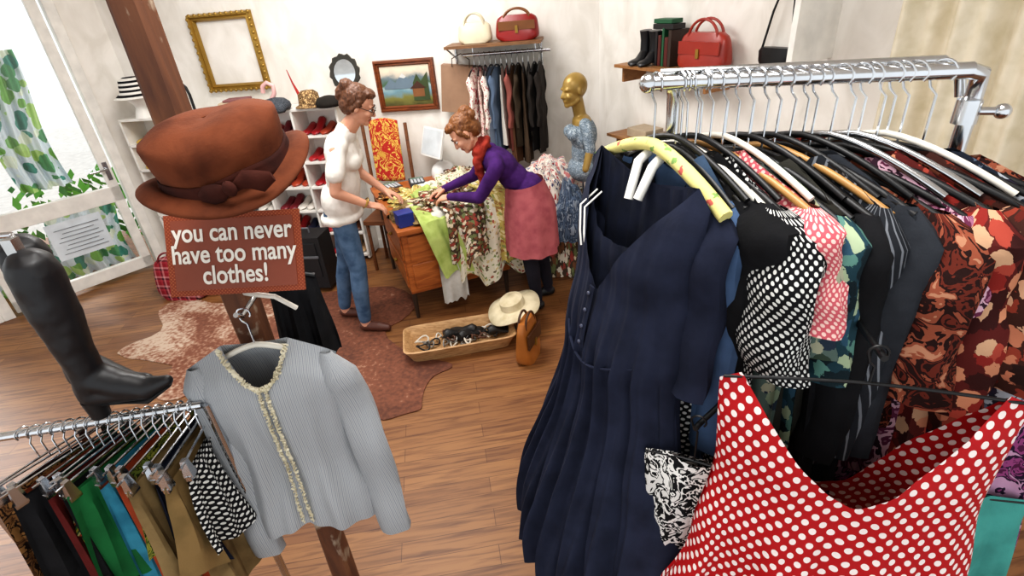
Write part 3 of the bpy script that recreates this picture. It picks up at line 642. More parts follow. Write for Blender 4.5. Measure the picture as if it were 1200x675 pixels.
# ------------------------------------------------------------ woman in white blouse, jeans
EA=empty('woman_in_white_blouse',(-1.1,3.5,0))
JE=fb('blue_jeans',['#5a7390','#3a526e'],src='Object'); SHB=solid('#5a3226',.5,0,'brown_shoe')
BL_=fb('white_blouse',['#efebe4','#dcd7cf'],src='Object')
hc=(-.845,3.5,1.565); hp,P,R=head(hc,(.88,.10,-.46),(.34,0,1),0,1)
pr=hp+[cap((-.965,3.5,1.41),.058,(-.885,3.5,1.49),.050,0),cap((-.955,3.5,1.43),.05,(-.99,3.42,1.395),.045,4),cap((-.955,3.5,1.43),.05,(-.985,3.58,1.395),.045,4),
 ell((-1.03,3.5,1.27),(.095,.145,.15),4),ell((-1.07,3.5,1.10),(.09,.12,.14),4),ell((-1.105,3.5,.93),(.10,.148,.10),2),
 ell((-1.155,3.45,.88),(.065,.08,.09),2),ell((-1.165,3.56,.88),(.065,.08,.09),2),
 cap((-.995,3.42,1.38),.045,(-1.005,3.35,1.35),.048,4),cap((-.99,3.58,1.38),.045,(-.99,3.65,1.35),.048,4),
 cap((-1.005,3.34,1.34),.043,(-1.05,3.27,1.09),.036,0),cap((-1.05,3.27,1.09),.036,(-.89,3.36,.965),.024,0),
 cap((-.99,3.66,1.34),.043,(-1.0,3.72,1.09),.036,0),cap((-1.0,3.72,1.09),.036,(-.82,3.64,.955),.024,0),
 cap((-1.10,3.435,.86),.085,(-1.06,3.385,.50),.062,2),cap((-1.06,3.385,.50),.06,(-1.075,3.36,.34),.06,2),cap((-1.075,3.36,.34),.058,(-1.09,3.36,.11),.046,2),
 cap((-1.12,3.565,.86),.085,(-1.19,3.58,.50),.062,2),cap((-1.19,3.58,.50),.06,(-1.24,3.58,.34),.06,2),cap((-1.24,3.58,.34),.058,(-1.29,3.585,.11),.046,2)]
for ax,ay,dx,dy in((-1.09,3.36,.97,-.2),(-1.29,3.585,.96,-.15)):
    pr+=[cap((ax,ay,.10),.036,(ax,ay,.06),.038,0),cap((ax-.02*dx,ay,.045),.036,(ax+.09*dx,ay+.09*dy,.038),.034,3),cap((ax+.09*dx,ay+.09*dy,.038),.036,(ax+.165*dx,ay+.165*dy,.03),.026,3)]
pr+=hand((-.89,3.36,.965),(.85,.35,-.35),(0,.25,-1),1,.5)+hand((-.82,3.64,.955),(.9,-.2,-.35),(0,-.3,-1),-1,.5)
build_fig('body',pr,[SKIN,LIPS,JE,SHB,BL_],EA,.0058,2)
eyes(P,R,EA,True)
HA=hair_mat('auburn_hair','#3f2416','#74482c')
hr=[ell(P(-.028,0,.034),(.092,.083,.092),0,R),ell(P(-.06,0,-.015),(.06,.07,.07),0,R),ell(P(.03,0,.085),(.05,.06,.03),0,R),ell(P(-.10,0,.085),(.045,.045,.04),0,R),ell(P(-.125,.0,.03),(.03,.03,.05),0,R),cap(P(.0,.07,.02),.02,P(-.03,.068,-.03),.018,0),cap(P(.0,-.07,.02),.02,P(-.03,-.068,-.03),.018,0)]
build_fig('hair',hr,[HA],EA,.005,2,.004,60)
bl=[cap((-.965,3.5,1.405),.07,(-.99,3.43,1.385),.058),cap((-.965,3.5,1.405),.07,(-.985,3.57,1.385),.058),ell((-1.02,3.5,1.27),(.105,.16,.14)),ell((-1.05,3.5,1.12),(.105,.145,.2)),ell((-1.10,3.5,.96),(.13,.17,.15)),cap((-.995,3.44,1.37),.055,(-1.005,3.36,1.34),.062),cap((-.99,3.56,1.37),.055,(-.99,3.64,1.34),.062),
 cap((-1.005,3.35,1.33),.056,(-1.03,3.285,1.20),.060),cap((-.99,3.65,1.33),.056,(-1.0,3.71,1.20),.060),ell((-.96,3.45,1.23),(.06,.07,.06)),ell((-.96,3.56,1.23),(.06,.07,.06)),ell((-1.115,3.5,.86),(.145,.178,.062))]
build_fig('blouse',bl,[BL_],EA,.007,3,.008,11,.35)
mb=MB()
for k in range(2): mb.lathe([(.03,-.004),(.034,0),(.03,.004)],0,Matrix.Translation((-.905+.012*k,3.353-.004*k,.975+.01*k))@V((.75,.4,-.55)).to_track_quat('Z','Y').to_matrix().to_4x4(),16)
mb.obj('bracelets',GOLD,EA)
# ------------------------------------------------------------ woman in purple sweater, pink skirt
EB=empty('woman_in_purple_sweater',(.17,3.52,0)); PU=fb('purple_knit',['#4a2468','#38184f'],src='Object'); LG=fb('dark_leggings',['#22202a'],src='Object')
hc=(-.225,3.56,1.325); hp,P,R=head(hc,(-.72,-.18,-.68),(-.62,0,.78),0,1)
pr=hp+[cap((-.10,3.57,1.19),.05,(-.19,3.565,1.27),.046,0),
 ell((-.01,3.56,1.10),(.15,.155,.10),2,Matrix.Rotation(math.radians(38),3,'Y')),ell((.08,3.55,1.0),(.13,.13,.095),2,Matrix.Rotation(math.radians(45),3,'Y')),ell((.17,3.53,.92),(.11,.145,.11),2),
 cap((-.04,3.46,1.16),.05,(-.03,3.40,1.13),.055,2),cap((-.06,3.66,1.17),.05,(-.07,3.73,1.15),.055,2),
 cap((-.03,3.39,1.12),.052,(-.16,3.40,.93),.042,2),cap((-.16,3.40,.93),.042,(-.37,3.57,.895),.028,2),
 cap((-.07,3.74,1.14),.052,(-.20,3.80,.96),.042,2),cap((-.20,3.80,.96),.042,(-.42,3.74,.90),.028,2),
 cap((.19,3.47,.84),.072,(.14,3.45,.48),.056,4),cap((.14,3.45,.48),.055,(.16,3.44,.33),.056,4),cap((.16,3.44,.33),.054,(.18,3.44,.1),.04,4),
 cap((.2,3.59,.84),.072,(.2,3.60,.48),.056,4),cap((.2,3.60,.48),.055,(.25,3.62,.33),.056,4),cap((.25,3.62,.33),.054,(.28,3.64,.1),.04,4)]
for ax,ay in((.18,3.44),(.28,3.64)):
    pr+=[cap((ax,ay,.1),.036,(ax,ay,.05),.037,4),cap((ax+.02,ay,.042),.036,(ax-.09,ay-.01,.036),.033,3),cap((ax-.09,ay-.01,.036),.034,(ax-.16,ay-.02,.028),.024,3)]
pr+=hand((-.37,3.57,.895),(-.85,.45,-.2),(0,.3,-1),-1,.55)+hand((-.42,3.74,.90),(-.9,-.15,-.25),(0,-.3,-1),1,.55)
build_fig('body',pr,[SKIN,LIPS,PU,BLACKP,LG],EB,.0058,2)
eyes(P,R,EB)
HB=hair_mat('light_auburn_hair','#5a3018','#95602f')
hr=[ell(P(-.028,0,.034),(.092,.083,.09),0,R),ell(P(-.06,0,-.015),(.06,.07,.07),0,R),ell(P(.03,0,.085),(.05,.06,.03),0,R),ell(P(-.10,0,.07),(.05,.055,.05),0,R),ell(P(-.12,.03,.04),(.03,.03,.03),0,R),cap(P(.02,.07,.03),.02,P(.0,.07,-.03),.016,0),cap(P(.02,-.07,.03),.02,P(.0,-.07,-.03),.016,0)]
build_fig('hair',hr,[HB],EB,.005,2,.005,55)
SK=fb('pink_skirt',['#b8676c','#a0525a'],src='Object')
mb=MB(); rings=[]
for j in range(15):
    t=j/14; z=.97-.50*t; cx=.145+.03*min(1,t*3); rx=.132+.04*min(1,t*2.5)+.02*t; ry=.152+.032*min(1,t*2.5)+.02*t; n=48
    rings.append([(cx+(rx+.012*t*math.sin(7*a))*math.cos(a),3.535+(ry+.012*t*math.sin(9*a+1))*math.sin(a),z+.02*(1-t)*math.cos(a)) for a in [2*math.pi*i/n for i in range(n)]])
mb.loft(rings,0,None,cap=False); mb.obj('skirt',SK,EB)
rs=fb('rust_scarf',['#a03a2c','#6e1f1a'],src='Object')
sc=[cap((-.12,3.57,1.225),.062,(-.135,3.50,1.205),.045),cap((-.135,3.50,1.205),.04,(-.15,3.48,1.13),.034),cap((-.15,3.48,1.13),.034,(-.13,3.47,1.0),.026),cap((-.13,3.47,1.0),.026,(-.15,3.47,.93),.02),cap((-.12,3.57,1.225),.062,(-.13,3.64,1.21),.042),ell((-.12,3.57,1.22),(.085,.09,.04),0,Matrix.Rotation(math.radians(-45),3,'Y'))]
build_fig('scarf',sc,[rs],EB,.006,2,.012,22)
# ------------------------------------------------------------ mannequin
EM=empty('mannequin',(.6,3.95,0)); MG=solid('#a88a4a',.35,.25,'gilt_mannequin'); LACE=fb('blue_grey_lace',['#8a98a4','#66747f','#a9b4bc'],'blotch',.02,src='Object')
hp,P,R=head((.555,3.93,1.47),(-.8,-.35,-.1),(0,0,1),0,0)
pr=hp+[cap((.60,3.95,1.28),.045,(.575,3.94,1.40),.045,0),ell((.61,3.95,1.24),(.07,.11,.06),0),ell((.62,3.95,1.15),(.10,.145,.13),1),ell((.62,3.95,1.02),(.09,.12,.14),1),ell((.62,3.95,.9),(.12,.16,.1),1),cap((.62,3.85,1.24),.045,(.63,3.81,1.21),.045,1),cap((.61,4.05,1.24),.045,(.61,4.09,1.21),.045,1),ell((.54,3.88,1.17),(.05,.055,.05),1),ell((.53,3.99,1.17),(.05,.055,.05),1),
 cap((.63,3.80,1.2),.042,(.64,3.77,1.08),.038,1),cap((.61,4.10,1.2),.042,(.61,4.13,1.08),.038,1),cap((.64,3.77,1.08),.03,(.60,3.74,.95),.025,0)]
build_fig('torso',pr,[MG,LACE],EM,.007,2)
mb=MB(); mb.tube([(.62,3.95,.85),(.62,3.95,.03)],.014,0); mb.lathe([(0,0),(.16,0),(.16,.015),(.03,.03),(0,.03)],0,frame((.62,3.95,0)),30); mb.obj('stand',CHROME,EM)
# ------------------------------------------------------------ desk
DX=V((.94,.34,0)).normalized(); DY=V((-.34,.94,0)).normalized(); DB=V((-.737,3.42,0))
def MD(x=0,y=0,z=0):
    p=DB+DX*x+DY*y; M=Matrix.Identity(4)
    for i in range(3): M[i][0]=DX[i];M[i][1]=DY[i]
    M[0][3],M[1][3],M[2][3]=p.x,p.y,z; return M
ORW=woodmat('orange_veneer','#8f4a22','#c2743a',(2,2,14),.35,nz=2); M=MD()
e=empty('wooden_desk',tuple(DB)); mb=MB()
mb.box((.40,.52,.725),(.84,1.12,.035),0,M)
mb.box((.40,.38,.46),(.78,.72,.48),0,M)
for x in(.03,.76):
    for y in(.05,.98): mb.tube([(x,y,.71 if y>.8 else .24),(x,y,.0)],[.022,.014],1,M,10)
mb.obj('desk_body',[ORW,solid('#3a2a20',.5)],e,smooth=False,bevel=.004)
mb=MB()
for k in range(2): mb.box((.005,.38,.36+.22*k),(.014,.66,.19),0,M); mb.ell((-.012,.38,.36+.22*k),(.014,.014,.014),1,M)
for k in range(2): mb.box((.40,.012,.36+.22*k),(.7,.014,.19),0,M)
mb.obj('drawer_fronts',[ORW,GOLD],e,bevel=.003)
def crumple(mb,c,r,mi=0,M=None,seed=0,n=40,fr=7,am=.35):
    vs=[];uv=[];m=n//2
    for j in range(m+1):
        ph=math.pi*j/m*.999
        for i in range(n):
            a=2*math.pi*i/n; d=V((math.sin(ph)*math.cos(a),math.sin(ph)*math.sin(a),math.cos(ph)))
            k=1+am*(abs(noise.noise(d*2.2+V((seed,0,0))))*1.6-.4)+.12*noise.noise(d*fr+V((seed,3,0)))
            p=V((d.x*r[0]*k,d.y*r[1]*k,max(-.0,d.z)*r[2]*k+.004)); vs.append((c[0]+p.x,c[1]+p.y,c[2]+p.z)); uv.append((a*r[0],ph*r[1]))
    fs=[(j*n+i,(j+1)*n+i,(j+1)*n+(i+1)%n,j*n+(i+1)%n) for j in range(m) for i in range(n)]
    mb.add(vs,fs,mi,uv,M)
flA=fb('dark_floral_scarf',['#4a3c30','#98453c','#cfc0a4','#70784f','#7a5238','#d9d0bf'],'floral',.024,.6); flB=fb('cream_floral',['#ddd5c2','#a8604c','#7d8f56','#cdb888','#8f9a66','#ddd5c2','#6a5c44'],'floral',.024,.42)
lime=fb('lime_cloth',['#b4c474','#98aa58']); brnp=fb('brown_print',['#6a4428','#a8743a','#3f2a1c','#d0b080'],'floral',.03,.55)
yel=fb('mustard_print',['#bda860','#8a9458','#dccfa0','#9a7044'],'floral',.024,.5)
mb=MB(); pm=[flA,flB,lime,brnp,white,khaki,rs,steel,yel]
for i,(x,y,rx,ry,rz,mi) in enumerate(((.42,.30,.28,.23,.12,0),(.62,.55,.25,.22,.14,1),(.25,.55,.2,.18,.07,8),(.68,.22,.2,.2,.11,8),(.15,.22,.16,.2,.06,5),(.45,.72,.2,.12,.05,4),(.12,.75,.12,.12,.05,3),(.7,.8,.2,.16,.1,0),(.33,.45,.15,.12,.10,2))):
    crumple(mb,(x,y,.743),(rx,ry,rz),mi,M,i*3.1,56,6,.4)
mb.obj('clothes_pile',pm)
def drape(name,M,x0,x1,ytop,ybot,zt,zb,mat,mi=0,amp=.02,k=14,seed=0,shift=0,jag=.04,out=.02):
    mb=MB()
    def fn(u,v):
        L1=ytop; L2=zt-zb; s=v*(L1+L2); x=x0+(x1-x0)*u
        if s<L1: y=ytop-s; z=zt+.03*math.sin(3.1*u+seed)*(1-v)
        else:
            q=s-L1; tt=q/L2; zbb=zb+jag*noise.noise(V((u*4,seed,0)))*2; y=-out-.03*math.sin(min(1,tt*3)*1.57)+ybot*tt; z=zt-(zt-zbb)*tt
        a=amp*min(1,max(0,(s-L1*.6)/.25)); y+=-abs(a)*1+a*math.sin(k*u+seed+2*v)+.4*a*math.sin(2.7*k*u+seed*2); x+=shift*max(0,s-L1)+.5*a*math.cos(k*u*1.3+seed)
        z+=.012*noise.noise(V((u*6,v*8,seed)))
        return ((x,y,z),(x,s))
    mb.grid(fn,60,40,0,M); return mb.obj(name,mat)
drape('floral_shawl',M,.36,.95,.3,.0,.80,.25,flB,amp=.03,k=17,seed=1,jag=.08)
drape('dark_floral_shawl',M,.32,.62,.34,.0,.84,.45,flA,amp=.03,k=9,seed=4,jag=.08,out=.06)
drape('mustard_scarf',M,.68,.95,.34,.0,.84,.36,yel,amp=.025,k=9,seed=7,jag=.08,out=.06)
drape('lime_scarf',M,.14,.36,.3,.0,.79,.36,lime,amp=.018,k=7,seed=2,shift=.25,out=.05)
drape('white_towel',M,.22,.42,.2,.0,.775,.12,fb('grey_white_cloth',['#cfccc6','#b9b5ae']),amp=.014,k=6,seed=6,out=.015)
mb=MB(); mb.box((.07,.06,.79),(.11,.1,.09),0,M@Matrix.Rotation(.1,4,'Z')); mb.box((.07,.06,.837),(.116,.106,.012),0,M@Matrix.Rotation(.1,4,'Z')); mb.obj('blue_box',solid('#223a8a',.4,0,'blue_card'),smooth=False,bevel=.003)
mb=MB()
for i,(x,y,a) in enumerate(((.14,.90,.2),(.35,.90,-.1))):
    Mk=M@frame((x,y,.75),a,.0); mb.box((0,0,.02),(.13,.17,.03),0,Mk,.95)
    mb.box((0,.055,.037),(.1,.035,.004),2,Mk)
    for r_ in range(4):
        for c_ in range(4): mb.box((-.042+.028*c_,-.06+.026*r_,.038),(.02,.017,.006),1,Mk)
mb.obj('calculator',[solid('#3a3d42',.5),solid('#c8ccd0',.5),solid('#6a8a7a',.3)],smooth=False,bevel=.002)
CP=(.62,1.02); e=empty('desktop_computer',tuple(M@V((CP[0],CP[1],.75)))); mb=MB(); Mk=M@frame((CP[0],CP[1],.744),-1.25)
mb.ell((0,0,.02),(.11,.11,.11),0,Mk,28); mb.tube([(0,0,.1),(0,-.02,.2),(0,-.05,.28)],.012,1,Mk); mb.obj('base',[solid('#f2f2f0',.25,0,'glossy_white'),CHROME],e)
Ms=Mk@Matrix.Translation((0,-.07,.3))@Matrix.Rotation(math.radians(-18),4,'X'); mb=MB(); mb.box((0,0,0),(.30,.02,.24),0,Ms); mb.box((0,-.011,0),(.27,.002,.21),1,Ms); mb.obj('screen',[solid('#eeeeec',.3),solid('#d8dee2',.15)],e,smooth=False,bevel=.005)
e=empty('chair',(-.95,4.5,0)); M2=frame((-.97,4.52,0),math.radians(-12)); mb=MB()
for x in(-.19,.19):
    mb.tube([(x,.05,0),(x,.06,.45),(x,.10,1.22)],.016,0,M2); mb.tube([(x,-.2,0),(x,-.2,.45)],.016,0,M2)
mb.box((0,-.06,.46),(.42,.34,.04),0,M2); mb.obj('chair_frame',woodmat('chair_wood','#5a3218','#7a4a28'),e,bevel=.004)
mb=MB(); mb.grid(lambda u,v:((-.13+.26*u,.04+.05*v-.02*math.sin(math.pi*u),.75+.52*v-.03*(2*u-1)**2*v),(u*.3,v*.5)),20,20,0,M2); mb.obj('patterned_cover',fb('red_yellow_swirl',['#b3322a','#b3322a','#dcb65a','#b3322a','#cfa04a'],'blotch',.07),e,solid=.02)
mb=MB()
for i,(x,y,z,rx,ry,rz,mi) in enumerate(((.42,4.15,0,.32,.25,.75,0),(.34,3.98,.5,.2,.18,.42,1),(.5,3.85,.4,.17,.15,.40,2),(.38,4.15,.7,.25,.2,.24,3))): crumple(mb,(x,y,z),(rx,ry,rz),mi,None,i*5+2,48,6,.25)
mb.obj('sale_clothes_heap',[flA,fb('red_white_print',['#d8cfc4','#a8363a','#e6ddd2','#4a4a6a'],'floral',.02,.45),fb('denim_print',['#56657a','#3a4658','#8a94a0'],'blotch',.03),fb('pink_white_print',['#e0d4c8','#c07a78','#8a8a98'],'floral',.03,.5)])
# trough + sandals
e=empty('wooden_trough',(-.38,3.08,0)); Mt=frame((-.39,3.07,.0),math.radians(8)); mb=MB()
def tr(L,W,z,e_=9,n=64): return [(L*math.copysign(abs(math.cos(a))**(2/e_),math.cos(a)),W*math.copysign(abs(math.sin(a))**(2/e_),math.sin(a)),z) for a in [2*math.pi*k/n for k in range(n)]]
mb.loft([tr(.33,.13,.002),tr(.35,.15,.05),tr(.38,.175,.105),tr(.37,.165,.11),tr(.345,.145,.09),tr(.32,.125,.03),tr(.3,.12,.02)],0,Mt); mb.obj('trough',woodmat('pale_trough_wood','#9a7248','#c9a274',(3,14,14),.6),e)
mb=MB()
for i in range(34):
    x=random.uniform(-.26,.27);y=random.uniform(-.08,.08);a=random.uniform(0,6); Mq=Mt@frame((x,y,.04+random.uniform(0,.04)),a)
    r_=random.uniform(.02,.05); mb.tube([(r_*math.cos(t),r_*.6*math.sin(t),.012*math.sin(2*t)) for t in [2*math.pi*k/12 for k in range(13)]],.006,i%4,Mq,6)
for x,y,a in((-.1,.02,.3),(.0,-.03,.5),(.12,.03,2.8),(.2,-.02,.1)): shoe(mb,Mt@frame((x,y,.05),a),.2,0)
mb.obj('sandals_and_belts',[solid('#1a1818',.5),solid('#5a3a2a',.5),solid('#8a8680',.4,.5),solid('#d6cfc2',.6)],e)
def wav(p,a,r,z): return (p[0],p[1]*1.15,p[2]+(.012*math.sin(3*a) if r>.1 else 0))
hatlathe('cream_sun_hat',Matrix.Translation((.0,3.22,.17))@Matrix.Rotation(-.25,4,'Y'),[(.19,0),(.12,.012),(.09,.02),(.085,.07),(.05,.095),(0,.1)],fb('cream_felt',['#d9cdb0','#c2b492'],src='Object'),fn=wav)
handbag('leather_tote',frame((.07,2.86,0),math.radians(65)),.26,.30,.12,solid('#a8672c',.4,0,'tan_leather'),solid('#4a2c18',.4),hh=.06,puff=.05,flap=True)
handbag('plaid_shopping_bag',frame((-2.83,4.22,0),math.radians(-14)),.5,.34,.26,fb('red_plaid',['#8c1d28','#a83440','#3a1a24','#c98a8a','#8c1d28'],'plaid',.09,src='UV'),solid('#7a1a24',.6),hh=.1,puff=.2)
e=empty('black_suitcase',(-1.66,4.12,0)); mb=MB(); Mk=frame((-1.68,4.15,0),math.radians(-9)); mb.box((0,0,.27),(.36,.22,.46),0,Mk); mb.box((0,-.112,.3),(.28,.012,.3),0,Mk); mb.box((0,-.12,.33),(.3,.01,.02),1,Mk)
for x in(-.13,.13): mb.lathe([(0,-.01),(.025,-.01),(.025,.01),(0,.01)],1,Mk@Matrix.Translation((x,.05,.025))@Matrix.Rotation(1.57,4,'Y'),14)
mb.tube([(-.06,0,.5),(-.06,0,.54),(.06,0,.54),(.06,0,.5)],.008,1,Mk); mb.obj('case',[solid('#19191c',.6,0,'black_nylon'),solid('#6a6c70',.5)],e,bevel=.02)
# ------------------------------------------------------------ right wall shelf
def MR(s,z=0,off=0):
    p=BC+RD*s+RN*off; M=Matrix.Identity(4)
    for i in range(3): M[i][0]=RD[i];M[i][1]=-RN[i]
    M[0][3],M[1][3],M[2][3]=p.x,p.y,z; return M
M=MR(0); mb=MB(); mb.box((.95,-.13,1.60),(.85,.26,.02),0,M); mb.box((.75,-.13,1.12),(.6,.26,.02),0,M)
for s_ in(.55,1.3): mb.box((s_,-.1,1.54),(.02,.2,.1),0,M)
for s_ in(.5,1.0): mb.box((s_,-.1,1.06),(.02,.2,.1),0,M)
mb.obj('wood_shelf',woodmat('shelf_wood2','#8a5f3a','#a87848'),smooth=False,bevel=.002)
e=empty('black_ankle_boots',(1.08,3.9,1.61)); mb=MB()
for dx in(0,.09):
    Mk=M@frame((.66+dx,-.08,1.612),-1.3); shoe(mb,Mk,.2,0,.05); mb.tube([(.03,0,.06),(.03,0,.14),(.035,0,.2)],[.036,.034,.04],0,Mk,12)
mb.obj('boots',solid('#1a1a1d',.35),e)
mb=MB()
for i,(w_,h,c) in enumerate(((.02,.2,0),(.025,.18,1),(.018,.22,2),(.03,.17,1),(.025,.21,3))): mb.box((.84+i*.03,-.1,1.612+h/2),(w_,.15,h),c,M)
mb.box((.89,-.12,1.84),(.18,.1,.03),0,M); mb.box((.88,-.12,1.87),(.16,.09,.025),2,M)
mb.obj('wallets_and_books',[solid('#1f1c1e',.5),solid('#5a2420',.4),solid('#1f5a3a',.5),solid('#3a2a22',.5)],smooth=False,bevel=.002)
handbag('red_leather_satchel',M@frame((1.20,-.12,1.612),.1),.36,.20,.14,solid('#a03326',.32,0,'brick_leather'),hh=.08,flap=True)
e=empty('black_shoulder_bag',(1.5,3.15,1.65)); Mk=M@frame((1.63,-.05,1.64),0); mb=MB()
mb.loft([[(.1*ww*math.copysign(abs(math.cos(a))**.5,math.cos(a)),.03*math.sin(a),z) for a in [2*math.pi*k/20 for k in range(20)]] for z,ww in((0,.8),(.03,1),(.08,1.05),(.1,.9))],0,Mk)
mb.tube([(-.09,0,.09),(-.05,0,.27),(.02,.04,.55),(.07,0,.27),(.09,0,.09)],.006,0,Mk); mb.obj('bag',solid('#141416',.4),e)
mb=MB(); mb.box((.72,-.13,1.16),(.2,.16,.06),0,M); mb.box((.9,-.13,1.15),(.14,.16,.04),1,M); mb.obj('boxes',[solid('#b8a68e',.6),solid('#8a7a6a',.6)],smooth=False,bevel=.004)
mb=MB(); mb.box((1.90,-.15,2.15),(.03,.3,.9),0,M); mb.box((1.72,-.15,2.58),(.4,.3,.03),0,M); mb.obj('shelf_side_panel',WHITE,smooth=False,bevel=.002)
mb=MB(); mb.grid(lambda u,v:((2.25+.95*u,-.09-.035*math.sin(u*27+v)-.02*math.sin(u*61),.6+2.0*v),(u,v*2)),120,12,0,M); mb.obj('cream_curtain',fb('cream_curtain_cloth',['#e2d9c4','#d2c8ae']))
mb=MB(); mb.tube([(2.2,-.09,2.62),(3.3,-.09,2.62)],.014,0,M,10); mb.obj('curtain_rod',CHROME)
# ------------------------------------------------------------ wooden post, hat, sign
m,nt,b=newmat('weathered_post',.75); v=coords(nt,'Object',(6,6,.9)); n=noise_n(nt,v,2.5,9,dist=1); v2=coords(nt,'Object',(2,2,1.2)); n2=noise_n(nt,v2,5,6,dist=.5)
c1=ramp(nt,n,[(.3,'#4f2f22'),(.55,'#74492f'),(.75,'#946a4a')],'LINEAR'); f=ramp(nt,n2,[(.6,'#000000'),(.66,'#ffffff')],'LINEAR')
nt.links.new(mixc(nt,f,c1,'#b5a590'),b.inputs['Base Color']); bump(nt,b,n,.5,.008)
PX,PY=-.648,1.14; mb=MB(); rings=[]
for k in range(41):
    z=3.2*k/40; w_=.031+.004*noise.noise(V((z*2,0,0)))
    ring=[]
    for x,y in((-1,-1+.25),(-1+.25,-1),(1-.25,-1),(1,-1+.25),(1,1-.25),(1-.25,1),(-1+.25,1),(-1,1-.25)): ring.append((PX+x*w_+.004*noise.noise(V((x,y,z*3))),PY+y*w_+.004*noise.noise(V((y,x+5,z*3))),z))
    rings.append(ring)
mb.loft(rings); mb.obj('wooden_post',m,smooth=False)
FELT=fb('rust_felt',['#703c24','#4f2716'],src='Object',bs=.3); BAND=fb('brown_ribbon',['#451f16','#2a120e'],src='Object')
e=empty('brown_felt_hat',(-.5,.97,1.86)); ax=V((-.12,-.22,.95)).normalized(); _x=(V((1,0,0))-ax*ax.x).normalized(); _y=ax.cross(_x); Mh=Matrix.Translation((-.492,.975,1.876))@Matrix((_x,_y,ax)).transposed().to_4x4()
mb=MB()
def hf(p,a,r,z):
    y=p[1]*.92; zz=z
    if r>.118: zz=z+.022*math.sin(a*2+.6)-.012*math.sin(a)
    if z>.08: zz=z-.007*math.exp(-(p[0]/.035)**2)-.012*max(0,p[1]/.1)
    return (p[0]+.012*min(1,z/.1),y,zz)
mb.lathe([(.153,-.012),(.156,-.006),(.150,.0),(.138,.003),(.122,.004),(.113,.012),(.112,.03),(.116,.05),(.119,.07),(.112,.092),(.09,.106),(.055,.111),(.03,.11),(.001,.109)],0,Mh,64,False,hf); mb.obj('felt',FELT,e,solid=.004,sub=1)
mb=MB(); mb.lathe([(.121,.004),(.1185,.012),(.1165,.024),(.1155,.032)],0,Mh,64,False,lambda p,a,r,z:(p[0]+.012*min(1,z/.1),p[1]*.93,z+.003*math.sin(5*a)))
mb.tube([(.06+.02*k,-.108+.004*k,.02+.006*math.sin(k*2)) for k in range(4)],[.007,.017,.020,.009],0,Mh,10,flat=.5); mb.tube([(.05-.018*k,-.115+.002*k,.02-.003*k) for k in range(4)],[.007,.017,.019,.009],0,Mh,10,flat=.5); mb.ell((.055,-.118,.022),(.011,.009,.014),0,Mh)
mb.obj('ribbon_band',BAND,e,solid=.002)
# sign
e=empty('wooden_sign',(-.58,1.06,1.67)); tl=V((-.722,1.095,1.762));tr_=V((-.437,1.095,1.752));bl_=V((-.724,1.022,1.605))
xx=(tr_-tl).normalized(); yy=(tl-bl_); yy=(yy-xx*yy.dot(xx)); hh_=yy.length; yy.normalize(); zz_=xx.cross(yy); w_=(tr_-tl).length; cs=(tl+tr_)/2-yy*hh_/2
Ms=Matrix.Identity(4)
for i in range(3): Ms[i][0]=xx[i];Ms[i][1]=yy[i];Ms[i][2]=zz_[i];Ms[i][3]=cs[i]
mb=MB()
mb.add([(sx_*w_/2,sy_*hh_/2,z) for z in(-.006,.0) for sx_,sy_ in((-1,-1),(1,-1),(1,1),(-1,1))],[(3,2,1,0),(4,5,6,7),(0,1,5,4),(1,2,6,5),(2,3,7,6),(3,0,4,7)],0,[(sx_*w_/2,sy_*hh_/2) for z in(0,1) for sx_,sy_ in((-1,-1),(1,-1),(1,1),(-1,1))],Ms)
mb.obj('board',fb('sign_board',['#8a3f28','#a8603f'],'dots',.0075,.2,rough=.5),e,smooth=False)
mb=MB(); mb.box((0,0,.001),(w_*.9,hh_*.86,.001),0,Ms); mb.obj('sign_panel',solid('#8c452e',.5,0,'sign_brown'),e,smooth=False)
for txt,y in(('you can never',.32),('have too many',.0),('clothes!',-.32)):
    t=bpy.data.curves.new('t','FONT'); t.body=txt; t.size=.055; t.align_x='CENTER'; t.align_y='CENTER'; t.extrude=.0006; t.offset=.0010
    o=bpy.data.objects.new('t',t); COL.objects.link(o); dg=bpy.context.evaluated_depsgraph_get(); me=bpy.data.meshes.new_from_object(o.evaluated_get(dg)); bpy.data.objects.remove(o)
    me.transform(Ms@Matrix.Translation((0,y*hh_*.82,.003))@Matrix.Diagonal((.80,1,1,1))); me.materials.clear(); me.materials.append(solid('#f3ece0',.5,0,'sign_letter_white'))
    o=bpy.data.objects.new('lettering',me); COL.objects.link(o); o.parent=e; o.matrix_parent_inverse=Matrix.Translation(-e.location)
# hook + jacket
SEER=fb('seersucker',['#b2b4b5','#8f9299','#b2b4b5','#9c9fa3'],'stripe',.008,bs=.3)
pj=dict(sw=.175,nh=.075,nd=.10,nb=.015,pw=2,drop=.055,L=.56,z0=.075,nu=60,nv=50,w=[(0,.175),(.12,.165),(.32,.15),(.56,.19)],d=[(0,.03),(.15,.055),(.35,.05),(.56,.075)],A=[(0,0),(.1,.004),(.56,.012)],k=7,ph=1.2,hem=lambda s,sg:(.05*(abs(s)-.3) if sg<0 else 0))
JH=(-.595,1.03,1.545)
e,M=garment('grey_seersucker_jacket',JH,math.radians(4),pj,SEER,white_h,None,hw=.12,rb=.007,rail=.008)
mb=MB(); sleeve(mb,M,1,pj,.60,0,.05,.042,.06,-.03); sleeve(mb,M,-1,pj,.60,0,.05,.042,-.01,-.05); mb.obj('sleeves',SEER,e)
mb=MB(); fr=fb('cream_frill',['#e6dfc8','#cfc6aa'],src='Object')
